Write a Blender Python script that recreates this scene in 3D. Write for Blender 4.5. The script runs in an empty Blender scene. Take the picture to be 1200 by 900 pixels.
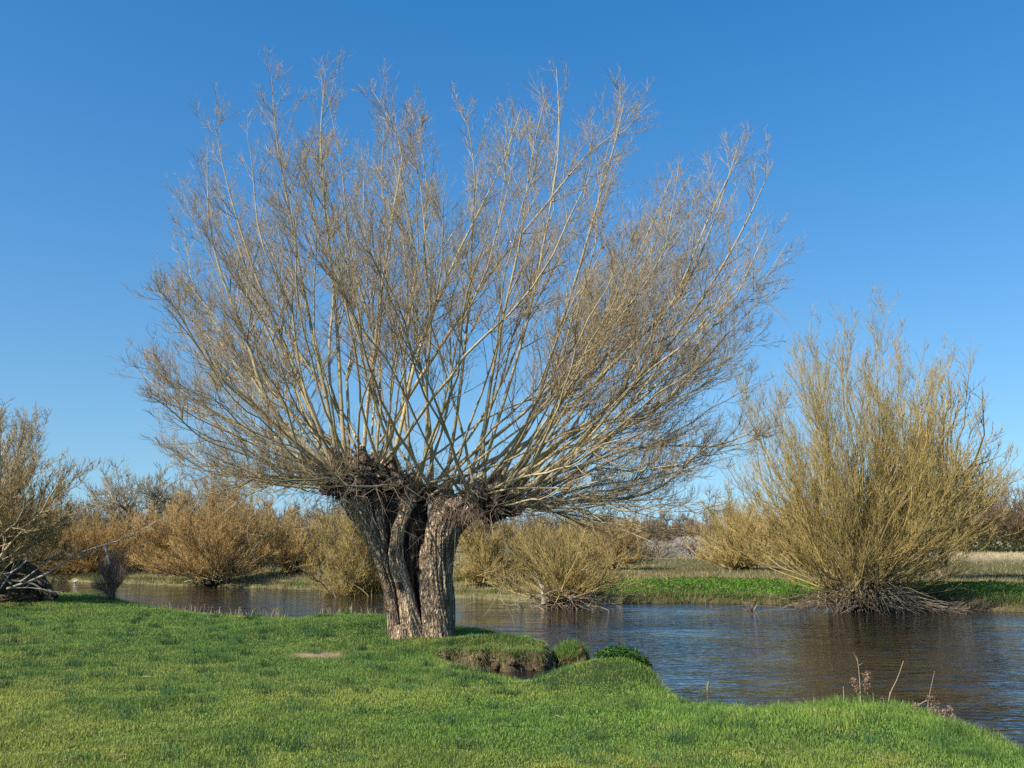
import bpy, math, random
import numpy as np
R = math.radians
PI = math.pi
rng = np.random.default_rng(11)
random.seed(11)
C = bpy.context.scene.collection
SC = bpy.context.scene

# ------------------------------------------------------------------ camera
FPX = 1100.0
PITCH = math.atan(180.0 / FPX)
CAMZ = 2.2
cam = bpy.data.cameras.new('camera')
cam_o = bpy.data.objects.new('camera', cam)
C.objects.link(cam_o)
cam_o.location = (0, 0, CAMZ)
cam_o.rotation_euler = (PI / 2 + PITCH, 0, 0)
cam.sensor_width = 36.0
cam.lens = 36.0 * FPX / 1200.0
cam.clip_start = 0.05
cam.clip_end = 5000
SC.camera = cam_o

# ------------------------------------------------------------------ light
SUN = np.array([-0.80, -0.62, 0.0]); SUN /= np.linalg.norm(SUN)
SUN_EL = R(39)
w = bpy.data.worlds.new('World'); SC.world = w; w.use_nodes = True
nt = w.node_tree; nt.nodes.clear()
wo = nt.nodes.new('ShaderNodeOutputWorld'); wb = nt.nodes.new('ShaderNodeBackground')
sky = nt.nodes.new('ShaderNodeTexSky'); sky.sky_type = 'NISHITA'; sky.sun_disc = False
sky.sun_elevation = SUN_EL; sky.sun_rotation = math.atan2(SUN[0], SUN[1])
sky.altitude = 0; sky.air_density = 1.4; sky.dust_density = 0.5; sky.ozone_density = 2.0
_tc = nt.nodes.new('ShaderNodeTexCoord'); _mp = nt.nodes.new('ShaderNodeVectorMath'); _mp.operation = 'MULTIPLY_ADD'
_mp.inputs[1].default_value = (1, 1, .7); _mp.inputs[2].default_value = (0, 0, .15)
_nz = nt.nodes.new('ShaderNodeVectorMath'); _nz.operation = 'NORMALIZE'
nt.links.new(_tc.outputs['Generated'], _mp.inputs[0]); nt.links.new(_mp.outputs[0], _nz.inputs[0]); nt.links.new(_nz.outputs[0], sky.inputs[0])
_hs = nt.nodes.new('ShaderNodeHueSaturation'); _hs.inputs['Saturation'].default_value = 1.5; _hs.inputs['Hue'].default_value = .508
wb.inputs['Strength'].default_value = 0.112
nt.links.new(sky.outputs[0], _hs.inputs['Color']); nt.links.new(_hs.outputs[0], wb.inputs[0]); nt.links.new(wb.outputs[0], wo.inputs[0])
sl = bpy.data.lights.new('sun', 'SUN'); sl.energy = 5.0; sl.angle = R(0.53); sl.color = (1.0, 0.925, 0.80)
so = bpy.data.objects.new('sun', sl); C.objects.link(so)
from mathutils import Vector
so.rotation_euler = Vector((-SUN[0] * math.cos(SUN_EL), -SUN[1] * math.cos(SUN_EL), -math.sin(SUN_EL))).to_track_quat('-Z', 'Y').to_euler()
so.location = (-20, -15, 30)
SC.view_settings.view_transform = 'Standard'; SC.view_settings.look = 'None'
SC.view_settings.gamma = 1; SC.view_settings.exposure = 0.55
SC.cycles.max_bounces = 5; SC.cycles.diffuse_bounces = 2; SC.cycles.glossy_bounces = 3
SC.cycles.transmission_bounces = 2; SC.cycles.transparent_max_bounces = 4
SC.cycles.use_denoising = False
SC.cycles.caustics_reflective = False; SC.cycles.caustics_refractive = False

# ------------------------------------------------------------------ helpers
_c, _s = math.cos(PITCH), math.sin(PITCH)
def ray(px, py):
    u = (px - 600.0) / FPX; v = -(py - 450.0) / FPX
    return np.array([u, _c - v * _s, _s + v * _c])
def P(px, py, Y):                       # point of the photo at distance Y metres
    d = ray(px, py); return np.array([0, 0, CAMZ]) + d * (Y / d[1])
def G(px, py, z):                       # point of the photo on level z
    d = ray(px, py); return np.array([0, 0, CAMZ]) + d * ((z - CAMZ) / d[2])
def sstep(a, b, x):
    t = np.clip((x - a) / (b - a), 0, 1); return t * t * (3 - 2 * t)
def hbase(y):
    return 0.5 - 0.2 * sstep(8.5, 15.5, y)
def GN(px, py, add=0.0):
    z = 0.4
    for _ in range(8):
        p = G(px, py, z); z = float(hbase(p[1])) + add
    return p

def _hash(ix, iy, iz, seed):
    h = (ix * 374761393 + iy * 668265263 + iz * 2147483647 + seed * 1274126177) & 0xffffffff
    h = ((h ^ (h >> 13)) * 1274126177) & 0xffffffff
    h = (h ^ (h >> 16)) & 0xffff
    return h / 65535.0
def vn3(x, y, z, seed=0):
    x, y, z = np.broadcast_arrays(np.asarray(x, float), np.asarray(y, float), np.asarray(z, float))
    ix, iy, iz = np.floor(x).astype(np.int64), np.floor(y).astype(np.int64), np.floor(z).astype(np.int64)
    fx, fy, fz = x - ix, y - iy, z - iz
    fx = fx * fx * (3 - 2 * fx); fy = fy * fy * (3 - 2 * fy); fz = fz * fz * (3 - 2 * fz)
    r = 0
    for a in (0, 1):
        for b in (0, 1):
            for c in (0, 1):
                r = r + _hash(ix + a, iy + b, iz + c, seed) * (fx if a else 1 - fx) * (fy if b else 1 - fy) * (fz if c else 1 - fz)
    return r * 2 - 1
def vn2(x, y, seed=0): return vn3(x, y, 0.5, seed)
def fbm2(x, y, seed=0, o=3):
    r = 0; a = 1; n = 0
    for i in range(o):
        r = r + a * vn2(x * 2 ** i + 7.3 * i, y * 2 ** i - 3.1 * i, seed + i); n += a; a *= .5
    return r / n

def nrm(v): return v / np.maximum(np.linalg.norm(v, axis=-1, keepdims=True), 1e-9)

def mat(name, rough=0.8, attr=True, col=None, noise=None, bump=0.0, bscale=30, trans=0.0, stretch=(1, 1, 1), spec=0.3, amp=0.5):
    m = bpy.data.materials.new(name); m.use_nodes = True; t = m.node_tree; N = t.nodes; L = t.links
    b = N['Principled BSDF']; b.inputs['Roughness'].default_value = rough
    b.inputs['Specular IOR Level'].default_value = spec
    if attr:
        a = N.new('ShaderNodeAttribute'); a.attribute_name = 'Col'; src = a.outputs['Color']
    else:
        a = N.new('ShaderNodeRGB'); a.outputs[0].default_value = (*col, 1); src = a.outputs[0]
    tc = N.new('ShaderNodeTexCoord'); mp = N.new('ShaderNodeMapping'); mp.inputs['Scale'].default_value = stretch
    L.new(tc.outputs['Object'], mp.inputs[0])
    if noise:
        nz = N.new('ShaderNodeTexNoise'); nz.inputs['Scale'].default_value = noise; nz.inputs['Detail'].default_value = 5
        nz.inputs['Roughness'].default_value = 0.65
        L.new(mp.outputs[0], nz.inputs['Vector'])
        mr = N.new('ShaderNodeMapRange'); mr.inputs[1].default_value = 0.3; mr.inputs[2].default_value = 0.7
        mr.inputs[3].default_value = 1 - amp; mr.inputs[4].default_value = 1 + amp
        L.new(nz.outputs[0], mr.inputs[0])
        vm = N.new('ShaderNodeVectorMath'); vm.operation = 'SCALE'
        L.new(src, vm.inputs[0]); L.new(mr.outputs[0], vm.inputs['Scale']); src = vm.outputs[0]
    L.new(src, b.inputs['Base Color'])
    if bump:
        bz = N.new('ShaderNodeTexNoise'); bz.inputs['Scale'].default_value = bscale; bz.inputs['Detail'].default_value = 6
        L.new(mp.outputs[0], bz.inputs['Vector'])
        bp = N.new('ShaderNodeBump'); bp.inputs['Strength'].default_value = 1.0; bp.inputs['Distance'].default_value = bump
        L.new(bz.outputs[0], bp.inputs['Height']); L.new(bp.outputs[0], b.inputs['Normal'])
    if trans:
        tr = N.new('ShaderNodeBsdfTranslucent'); mx = N.new('ShaderNodeMixShader'); mx.inputs[0].default_value = trans
        L.new(src, tr.inputs[0]); L.new(b.outputs[0], mx.inputs[1]); L.new(tr.outputs[0], mx.inputs[2])
        L.new(mx.outputs[0], N['Material Output'].inputs[0])
    return m

M_TWIG = mat('twig_bark', 0.75, noise=9, amp=0.25)
M_BARK = mat('willow_bark', 0.9, noise=14, bump=0.035, bscale=24, stretch=(1, 1, 0.16), amp=0.65, spec=0.15)
def cracked(m):
    t = m.node_tree; N = t.nodes; L = t.links; b = N['Principled BSDF']
    tc = N.new('ShaderNodeTexCoord'); mp = N.new('ShaderNodeMapping'); mp.inputs['Scale'].default_value = (1, 1, .11)
    wn = N.new('ShaderNodeTexNoise'); wn.inputs['Scale'].default_value = 5; wn.inputs['Detail'].default_value = 3
    ad = N.new('ShaderNodeVectorMath'); ad.operation = 'MULTIPLY_ADD'; ad.inputs[1].default_value = (.16, .16, .16)
    L.new(tc.outputs['Object'], wn.inputs['Vector']); L.new(wn.outputs['Color'], ad.inputs[0]); L.new(tc.outputs['Object'], ad.inputs[2]); L.new(ad.outputs[0], mp.inputs[0])
    v = N.new('ShaderNodeTexVoronoi'); v.feature = 'DISTANCE_TO_EDGE'; v.inputs['Scale'].default_value = 20; L.new(mp.outputs[0], v.inputs['Vector'])
    mr = N.new('ShaderNodeMapRange'); mr.inputs[1].default_value = .0; mr.inputs[2].default_value = .22; mr.inputs[3].default_value = .50; mr.inputs[4].default_value = 1.08
    L.new(v.outputs['Distance'], mr.inputs[0])
    old = b.inputs['Base Color'].links[0].from_socket
    sc_ = N.new('ShaderNodeVectorMath'); sc_.operation = 'SCALE'; L.new(old, sc_.inputs[0]); L.new(mr.outputs[0], sc_.inputs['Scale'])
    ln = N.new('ShaderNodeTexNoise'); ln.inputs['Scale'].default_value = 3.2; ln.inputs['Detail'].default_value = 6; L.new(tc.outputs['Object'], ln.inputs['Vector'])
    lr = N.new('ShaderNodeMapRange'); lr.inputs[1].default_value = .55; lr.inputs[2].default_value = .72; lr.inputs[3].default_value = 0; lr.inputs[4].default_value = .55; L.new(ln.outputs[0], lr.inputs[0])
    mx = N.new('ShaderNodeMix'); mx.data_type = 'RGBA'; L.new(lr.outputs[0], mx.inputs[0]); L.new(sc_.outputs[0], mx.inputs[6]); mx.inputs[7].default_value = (.24, .205, .13, 1)
    L.new(mx.outputs[2], b.inputs['Base Color'])
    b2 = N.new('ShaderNodeBump'); b2.inputs['Distance'].default_value = .05; L.new(mr.outputs[0], b2.inputs['Height'])
    L.new(b.inputs['Normal'].links[0].from_socket, b2.inputs['Normal']); L.new(b2.outputs[0], b.inputs['Normal'])
cracked(M_BARK)
M_DEAD = mat('dead_wood', 0.85, noise=12, bump=0.008, bscale=40, stretch=(1, 1, 0.4), amp=0.4, spec=0.15)
M_BLADE = mat('grass_blades', 0.55, trans=0.30, spec=0.25)
M_HERB = mat('bank_leaves', 0.75, trans=0.25, spec=0.08)
M_DRY = mat('dry_stems', 0.8, trans=0.15, spec=0.2)

class MB:
    def __init__(s): s.v = []; s.q = []; s.t = []; s.c = []; s.n = 0
    def add(s, v, q=None, t=None, c=(1, 1, 1)):
        v = np.asarray(v, float).reshape(-1, 3)
        c = np.asarray(c, float)
        if c.ndim == 1: c = np.tile(c, (len(v), 1))
        s.v.append(v); s.c.append(c)
        if q is not None and len(q): s.q.append(np.asarray(q, np.int64).reshape(-1, 4) + s.n)
        if t is not None and len(t): s.t.append(np.asarray(t, np.int64).reshape(-1, 3) + s.n)
        s.n += len(v)
    def build(s, name, m, parent=None, smooth=True, loc=None):
        v = np.concatenate(s.v); c = np.concatenate(s.c)
        q = np.concatenate(s.q) if s.q else np.zeros((0, 4), np.int64)
        t = np.concatenate(s.t) if s.t else np.zeros((0, 3), np.int64)
        if loc is not None: v = v - np.asarray(loc)
        me = bpy.data.meshes.new(name)
        me.vertices.add(len(v)); me.vertices.foreach_set('co', v.astype(np.float32).ravel())
        nl = q.size + t.size
        me.loops.add(nl); me.loops.foreach_set('vertex_index', np.concatenate([q.ravel(), t.ravel()]).astype(np.int32))
        me.polygons.add(len(q) + len(t))
        ls = np.concatenate([np.arange(len(q)) * 4, q.size + np.arange(len(t)) * 3]).astype(np.int32)
        me.polygons.foreach_set('loop_start', ls)
        try: me.polygons.foreach_set('loop_total', np.concatenate([np.full(len(q), 4), np.full(len(t), 3)]).astype(np.int32))
        except Exception: pass
        me.polygons.foreach_set('use_smooth', np.full(len(q) + len(t), smooth))
        me.update(calc_edges=True)
        ca = me.color_attributes.new('Col', 'FLOAT_COLOR', 'POINT')
        ca.data.foreach_set('color', np.concatenate([np.clip(c, 0, 1), np.ones((len(c), 1))], 1).astype(np.float32).ravel())
        me.materials.append(m)
        o = bpy.data.objects.new(name, me); C.objects.link(o)
        if parent is not None: o.parent = parent
        elif loc is not None: o.location = tuple(loc)
        return o

def tag(o, label=None, cat=None, group=None, kind=None):
    if label: o['label'] = label
    if cat: o['category'] = cat
    if group: o['group'] = group
    if kind: o['kind'] = kind
    return o
def empty(name, loc, label, cat, group=None):
    o = bpy.data.objects.new(name, None); C.objects.link(o); o.location = tuple(loc); o.empty_display_size = .2
    return tag(o, label, cat, group)

def tubes(mb, path, rad, sides=3, col=(1, 1, 1), colvar=0.15):
    """path (N,K,3), rad (N,K): N tapered tubes of K rings"""
    N, K = rad.shape
    if N == 0: return
    T = np.empty_like(path); T[:, 1:-1] = path[:, 2:] - path[:, :-2]; T[:, 0] = path[:, 1] - path[:, 0]; T[:, -1] = path[:, -1] - path[:, -2]
    T = nrm(T); mean = nrm(path[:, -1] - path[:, 0])
    r = rng.normal(size=(N, 3)); r = nrm(r - (r * mean).sum(1, keepdims=True) * mean)
    U = nrm(np.cross(T, r[:, None, :])); V = np.cross(T, U)
    a = np.arange(sides) / sides * 2 * PI
    ring = path[:, :, None, :] + rad[:, :, None, None] * (U[:, :, None, :] * np.cos(a)[None, None, :, None] + V[:, :, None, :] * np.sin(a)[None, None, :, None])
    n_i = np.arange(N)[:, None, None] * K * sides; k = np.arange(K - 1)[None, :, None] * sides; s0 = np.arange(sides)[None, None, :]; s1 = (s0 + 1) % sides
    q = np.stack([n_i + k + s0, n_i + k + s1, n_i + k + sides + s1, n_i + k + sides + s0], -1)
    col = np.asarray(col, float)
    if col.ndim == 1: col = np.tile(col, (N, 1))
    cv = col * (1 + colvar * rng.normal(size=(N, 1)))
    if col.ndim == 2: cc = np.repeat(cv, K * sides, axis=0)
    mb.add(ring.reshape(-1, 3), q=q.reshape(-1, 4), c=cc)

def sample(path, rad, idx, t):
    K = path.shape[1]; f = t * (K - 1); i = np.minimum(f.astype(int), K - 2); f = f - i
    p0 = path[idx, i]; p1 = path[idx, i + 1]
    return p0 + (p1 - p0) * f[:, None], nrm(p1 - p0), rad[idx, i] * (1 - f) + rad[idx, i + 1] * f

def grow(path, rad, n, t0, t1, length, ang, up=0.5, K=5, rr=0.6, rmin=0.003, rtip=0.0015, jit=0.10, rmax=9., power=1.0):
    """n children per parent branch, leaning ang (deg) off it and curving upward; length(L, t) in metres"""
    N = path.shape[0]; idx = np.repeat(np.arange(N), n)
    t = t0 + (t1 - t0) * rng.random(len(idx)) ** power
    p, T, r = sample(path, rad, idx, t)
    L = np.linalg.norm(np.diff(path, axis=1), axis=2).sum(1)[idx]
    ln = length(L, t) * rng.uniform(0.55, 1.25, len(idx))
    pr = rng.normal(size=(len(idx), 3)); pr = nrm(pr - (pr * T).sum(1, keepdims=True) * T)
    a = np.radians(rng.uniform(ang[0], ang[1], len(idx)))[:, None]
    d = np.cos(a) * T + np.sin(a) * pr
    pts = [p]; cur = p
    for k in range(1, K):
        d = nrm(d + np.array([0, 0, up / (K - 1)]) + rng.normal(size=d.shape) * jit)
        cur = cur + d * (ln / (K - 1))[:, None]; pts.append(cur)
    q = np.stack(pts, 1)
    r0 = np.clip(r * rr, rmin, rmax)
    rd = r0[:, None] * (1 - np.linspace(0, 1, K)[None, :]) + rtip
    return q, rd

def bez(starts, tips, K=12, flat=0.55, rise=0.36, wig=0.05):
    """shoots that leave flat and curve up to their tips"""
    d = tips - starts
    h = d * np.array([1, 1, 0])
    ctrl = starts + h * flat + np.stack([0 * d[:, 0], 0 * d[:, 0], d[:, 2] * rise], 1)
    t = np.linspace(0, 1, K)[None, :, None]
    p = (1 - t) ** 2 * starts[:, None] + 2 * t * (1 - t) * ctrl[:, None] + t * t * tips[:, None]
    L = np.linalg.norm(d, axis=1)[:, None, None]
    w = np.zeros_like(p)
    ph = rng.uniform(0, 6.28, (len(starts), 1, 3)); fr = rng.uniform(1.2, 2.6, (len(starts), 1, 3))
    w = np.sin(t * fr * 2 * PI + ph) - np.sin(ph) * (1 - t)
    w2 = np.cumsum(rng.normal(size=p.shape), axis=1); w2 = (w2 - w2[:, :1]) / math.sqrt(K)
    env = np.sin(np.clip(t, 0, 1) * PI * 0.75)
    return p + (w * 0.35 + w2 * 0.5) * wig * L * env * 0.6

def catmull(pts, n):
    pts = np.asarray(pts, float); m = len(pts); u = np.linspace(0, m - 1, n); i = np.minimum(u.astype(int), m - 2); f = (u - i)[:, None]
    g = lambda k: pts[np.clip(k, 0, m - 1)]
    p0, p1, p2, p3 = g(i - 1), g(i), g(i + 1), g(i + 2)
    return 0.5 * ((2 * p1) + (-p0 + p2) * f + (2 * p0 - 5 * p1 + 4 * p2 - p3) * f ** 2 + (-p0 + 3 * p1 - 3 * p2 + p3) * f ** 3)

def bigtube(mb, pts, radii, sides=96, steps=160, col=(.2, .16, .12), ridge=0.09, seed=0, twist=1.0, lob=0.12, squash=None, cap=True, col2=None, freq=3.4):
    """a trunk or limb with ridged bark in its shape"""
    p = catmull(pts, steps); r = catmull(np.asarray(radii, float)[:, None], steps)[:, 0]
    T = nrm(np.gradient(p, axis=0))
    ref = np.array([0.0, -1.0, 0.15]); U = nrm(np.cross(T, ref)); V = np.cross(T, U)
    s = np.concatenate([[0], np.cumsum(np.linalg.norm(np.diff(p, axis=0), axis=1))])
    a = np.arange(sides) / sides * 2 * PI
    A = a[None, :] + twist * s[:, None]
    ca, sa = np.cos(A), np.sin(A); S = s[:, None]
    lobes = vn3(ca * 1.3, sa * 1.3, S * 0.7, seed) * lob * 1.6
    rid = 1 - np.abs(vn3(ca * freq, sa * freq, S * 1.6, seed + 5)) * 2
    rid2 = 1 - np.abs(vn3(ca * freq * 2.6, sa * freq * 2.6, S * 2.4, seed + 9)) * 2.4
    fine = vn3(ca * 14, sa * 14, S * 14, seed + 3)
    mod = 1 + lobes + ridge * rid + ridge * 0.55 * rid2 + 0.02 * fine
    rr = r[:, None] * mod
    if cap: rr[-1] *= 0.02; rr[0] *= 1
    v = p[:, None] + rr[..., None] * (U[:, None] * np.cos(a)[None, :, None] + V[:, None] * np.sin(a)[None, :, None])
    k = np.arange(steps - 1)[:, None] * sides; s0 = np.arange(sides)[None]; s1 = (s0 + 1) % sides
    q = np.stack([k + s0, k + s1, k + sides + s1, k + sides + s0], -1).reshape(-1, 4)
    col = np.array(col); col2 = np.array(col2 if col2 is not None else col * 0.42)
    f = np.clip(0.5 + 0.45 * rid + 0.35 * vn3(ca * 2, sa * 2, S * 1.1, seed + 20), 0, 1)[..., None]
    mb.add(v.reshape(-1, 3), q=q, c=(col2 + (col - col2) * f).reshape(-1, 3))

def blob(mb, c, r, seed=0, n=40, rough=0.3, col=(.15, .11, .08), sc=(1, 1, 1), freq=2.4):
    th = np.linspace(0, PI, n)[:, None]; ph = (np.arange(2 * n) / (2 * n) * 2 * PI)[None]
    d = np.stack([np.sin(th) * np.cos(ph), np.sin(th) * np.sin(ph), np.cos(th) + 0 * ph], -1)
    m = 1 + rough * vn3(d[..., 0] * freq, d[..., 1] * freq, d[..., 2] * freq, seed) + rough * .6 * vn3(d[..., 0] * freq * 3, d[..., 1] * freq * 3, d[..., 2] * freq * 3, seed + 1)
    v = np.asarray(c) + d * (m * r)[..., None] * np.asarray(sc)
    k = np.arange(n - 1)[:, None] * 2 * n; s0 = np.arange(2 * n)[None]; s1 = (s0 + 1) % (2 * n)
    q = np.stack([k + s0, k + 2 * n + s0, k + 2 * n + s1, k + s1], -1).reshape(-1, 4)
    f = (0.75 + 0.5 * vn3(d[..., 0] * 5, d[..., 1] * 5, d[..., 2] * 5, seed + 4))[..., None]
    mb.add(v.reshape(-1, 3), q=q, c=(np.array(col) * f).reshape(-1, 3))

def blades(mb, p, h, wd, col, lean=0.45, seg=2, face=None, leanv=None):
    """N bent blades rooted at p"""
    N = len(p); az = rng.uniform(0, 2 * PI, N); la = rng.uniform(0, 2 * PI, N)
    side = np.stack([np.cos(az), np.sin(az), 0 * az], 1) * (wd * .5)[:, None]
    l = np.abs(rng.normal(size=N)) * lean * h
    dv = np.stack([np.cos(la) * l, np.sin(la) * l, 0 * l], 1)
    if leanv is not None: dv = dv + leanv * h[:, None]
    up = np.zeros((N, 3)); up[:, 2] = h
    tip = p + dv + up * np.clip(1 - 0.35 * (l / h)[:, None], .3, 1)
    if seg == 1:
        v = np.stack([p - side, p + side, tip], 1)
        mb.add(v.reshape(-1, 3), t=np.arange(N * 3).reshape(-1, 3), c=np.repeat(col, 3, 0))
    else:
        mid = p + dv * .32 + up * .58
        v = np.stack([p - side, p + side, mid + side * .8, mid - side * .8, tip], 1)
        b = np.arange(N)[:, None] * 5
        mb.add(v.reshape(-1, 3), q=b + np.array([[0, 1, 2, 3]]), t=b + np.array([[3, 2, 4]]), c=np.repeat(col, 5, 0))

def leaves(mb, p, size, col, up=0.6):
    """small bent leaf quads turned every way"""
    N = len(p); n = nrm(rng.normal(size=(N, 3)) + np.array([0, 0, up])); a = nrm(np.cross(n, rng.normal(size=(N, 3)))); b = np.cross(n, a)
    s = np.asarray(size)[:, None] if np.ndim(size) else size
    v = np.stack([p - a * s, p - b * s * .5 + n * s * .1, p + a * s, p + b * s * .5 + n * s * .1], 1)
    mb.add(v.reshape(-1, 3), q=np.arange(N * 4).reshape(-1, 4), c=np.repeat(col, 4, 0))

# ------------------------------------------------------------------ banks
NEAR_PX = [(-900, 690), (-300, 693), (0, 695), (60, 694), (105, 696), (140, 703), (165, 708), (200, 713), (260, 719), (310, 722),
           (345, 723), (375, 720), (410, 719), (440, 720), (490, 727), (530, 733), (562, 736), (595, 744), (622, 751), (640, 758), (632, 764),
           (612, 763), (597, 765), (575, 762), (560, 764), (540, 762), (520, 763), (508, 766), (524, 775), (552, 784), (590, 792), (628, 799), (660, 795), (682, 784), (720, 782),
           (755, 790), (769, 805), (800, 817), (840, 826), (880, 833), (930, 839), (965, 835), (1000, 830), (1045, 831), (1080, 840),
           (1110, 852), (1150, 862), (1200, 874), (1300, 900), (1600, 960)]
near = [GN(*p)[:2] for p in NEAR_PX]
near += [np.array([11.0, 4.0]), np.array([16.0, -14.0]), np.array([-260.0, -14.0])]
near = np.array(near)
FAR_PX = [(-1500, 678), (-500, 679), (-100, 680), (80, 681), (150, 684), (250, 687), (330, 690), (440, 696), (540, 700), (620, 705), (700, 707), (800, 706),
          (900, 708), (1000, 712), (1100, 713), (1200, 717), (1300, 722), (1700, 728), (3200, 730)]
far = np.array([G(a, b, 0)[:2] for a, b in FAR_PX])

def seg_dist(x, y, poly, closed):
    n = len(poly); D = np.full(x.shape, 1e9)
    for i in range(n if closed else n - 1):
        a = poly[i]; b = poly[(i + 1) % n]; d = b - a; L = (d ** 2).sum()
        t = np.clip(((x - a[0]) * d[0] + (y - a[1]) * d[1]) / L, 0, 1)
        D = np.minimum(D, np.hypot(x - a[0] - t * d[0], y - a[1] - t * d[1]))
    return D
def inside(x, y, poly):
    r = np.zeros(x.shape, bool); n = len(poly)
    for i in range(n):
        a = poly[i]; b = poly[(i + 1) % n]
        if a[1] == b[1]: continue
        c = (a[1] > y) != (b[1] > y)
        r ^= c & (x < (b[0] - a[0]) * (y - a[1]) / (b[1] - a[1]) + a[0])
    return r
def sd_near(x, y):
    d = seg_dist(x, y, near, True); return np.where(inside(x, y, near), d, -d)
def sd_far(x, y):
    fy = np.interp(x, far[:, 0], far[:, 1]); d = seg_dist(x, y, far, False)
    return np.where(y > fy, d, -d)

TREE = GN(492, 750); TY = float(TREE[1])
MOUNDS = [(GN(708, 800), .24, .52), (GN(745, 803), .13, .32), (GN(420, 733), .12, 1.3), (GN(1005, 850), .10, .9), (GN(600, 757), .06, .8), (GN(495, 752), .07, .9), (GN(618, 758), .09, .22), (GN(582, 758), .10, .25), (GN(548, 758), .09, .24), (GN(690, 792), .06, .3),
          (GN(30, 705), .12, 2.5)]
def height(x, y):
    x = np.asarray(x, float); y = np.asarray(y, float)
    sn = sd_near(x, y) + 0.10 * vn2(x * 2.1, y * 2.1, 3) * sstep(30, 12, y) + 0.04 * vn2(x * 7, y * 7, 4); sf = sd_far(x, y)
    hn = hbase(y) + 0.045 * fbm2(x * .35, y * .35, 5) + 0.02 * vn2(x * 1.6, y * 1.6, 6)
    for c, a, r in MOUNDS:
        hn = hn + a * np.exp(-((x - c[0]) ** 2 + (y - c[1]) ** 2) / (2 * r * r))
    hn = hn - 0.06 * sstep(0.5, 0.0, sn)
    zn = -0.6 + (hn + 0.6) * sstep(-0.42, 0.05, sn)
    hf = 0.18 + 0.30 * sstep(0.2, 4.0, sf) + 0.06 * fbm2(x * .5, y * .5, 8) + 0.25 * sstep(60, 250, sf) * (1 + fbm2(x * .01, y * .01, 9))
    hf = hf + 0.35 * np.exp(-((x - 14.6) ** 2 / 8 + (y - 31.5) ** 2 / 3))
    zf = -0.6 + (hf + 0.6) * sstep(-0.8, 0.35, sf + 0.25 * vn2(x * .9, y * .9, 10) + .1 * vn2(x * 3, y * 3, 11))
    return np.maximum(zn, zf)

def axis(segs):
    out = []
    for a, b, st in segs: out += list(np.arange(a, b - 1e-6, st))
    out.append(segs[-1][1]); return np.array(out)
xs = axis([(-900, -200, 70), (-200, -60, 10), (-60, -26, 1.5), (-26, -9, .3), (-9, 9, .075), (9, 26, .3), (26, 60, 1.5), (60, 200, 10), (200, 900, 70)])
ys = axis([(-60, -8, 8), (-8, 5, .5), (5, 20, .075), (20, 34, .15), (34, 52, .4), (52, 90, 1.5), (90, 220, 8), (220, 1500, 80)])
X, Y = np.meshgrid(xs, ys); Z = height(X.ravel(), Y.ravel()).reshape(X.shape)
ny, nx = X.shape
gi = np.arange(ny * nx).reshape(ny, nx)
q = np.stack([gi[:-1, :-1], gi[:-1, 1:], gi[1:, 1:], gi[1:, :-1]], -1).reshape(-1, 4)
xf, yf = X.ravel(), Y.ravel(); sn = sd_near(xf, yf); sf = sd_far(xf, yf)
gz, gx = np.gradient(Z, ys, xs); slope = np.hypot(gz, gx).ravel()
n1 = fbm2(xf * .8, yf * .8, 30); n2 = fbm2(xf * .12, yf * .12, 31); n3 = fbm2(xf * 3, yf * 3, 32)
cg = np.array([.030, .048, .014]) + 0 * xf[:, None]
soil = np.array([.19, .14, .085]) * (1 + .5 * n3[:, None]); soild = np.array([.05, .036, .022]) * (1 + .4 * n3[:, None])
sm = np.clip(sstep(.55, 1.3, slope), 0, 1)[:, None]
cn = cg * (1 - sm) + (soil * .25 + soild * .75) * sm
# bare scrape on the meadow
bp_ = GN(376, 767)
bm = np.exp(-(((xf - bp_[0]) / .55) ** 2 + ((yf - bp_[1]) / .50) ** 2) ** 2)[:, None]
cn = cn * (1 - bm) + np.array([.30, .22, .13]) * (1 + .2 * n3[:, None]) * bm
# far ground
st = np.array([.045, .075, .02]); tan = np.array([.42, .34, .20]); olive = np.array([.12, .11, .04]); br = np.array([.15, .115, .055])
f1 = sstep(4.5, 7.5, sf + 1.5 * n1)[:, None]; f2 = sstep(-.25, .3, n1 * .6 + n2 + .25 * np.sin(yf * .35 + 2 * n2))[:, None]; f3 = sstep(38, 62, sf + 6 * n2)[:, None]
cf = st * (1 - f1) + f1 * ((olive * (1 - f2) + br * f2) * (1 - f3) + (tan * (.8 + .35 * n1[:, None])) * f3)
lip = sstep(.7, .1, sf + .3 * n1)[:, None]; cf = cf * (1 - lip) + np.array([.09, .075, .035]) * (1 + .5 * n3[:, None]) * lip
rightbare = np.exp(-((xf - 12.4) ** 2 / 4.5 + (yf - 29.6) ** 2 / .5))[:, None]
cf = cf * (1 - rightbare) + np.array([.20, .15, .09]) * rightbare
lf = sstep(4.5, 1.5, xf)[:, None]; cf = cf * (1 - lf) + np.array([.19, .165, .075]) * (1 + .35 * n1[:, None]) * lf
bed = np.array([.05, .04, .025])
isn = (sn > -1.0)[:, None]; isf = (sf > -1.0)[:, None]
cc = np.where(isn, cn, np.where(isf, cf, bed))
M_GROUND = mat('ground_soil_and_turf', 0.95, noise=7, bump=0.03, bscale=18, amp=0.35, spec=0.1)
mb = MB(); mb.add(np.stack([xf, yf, Z.ravel()], 1), q=q, c=cc)
tag(mb.build('ground', M_GROUND), kind='structure')

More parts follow.
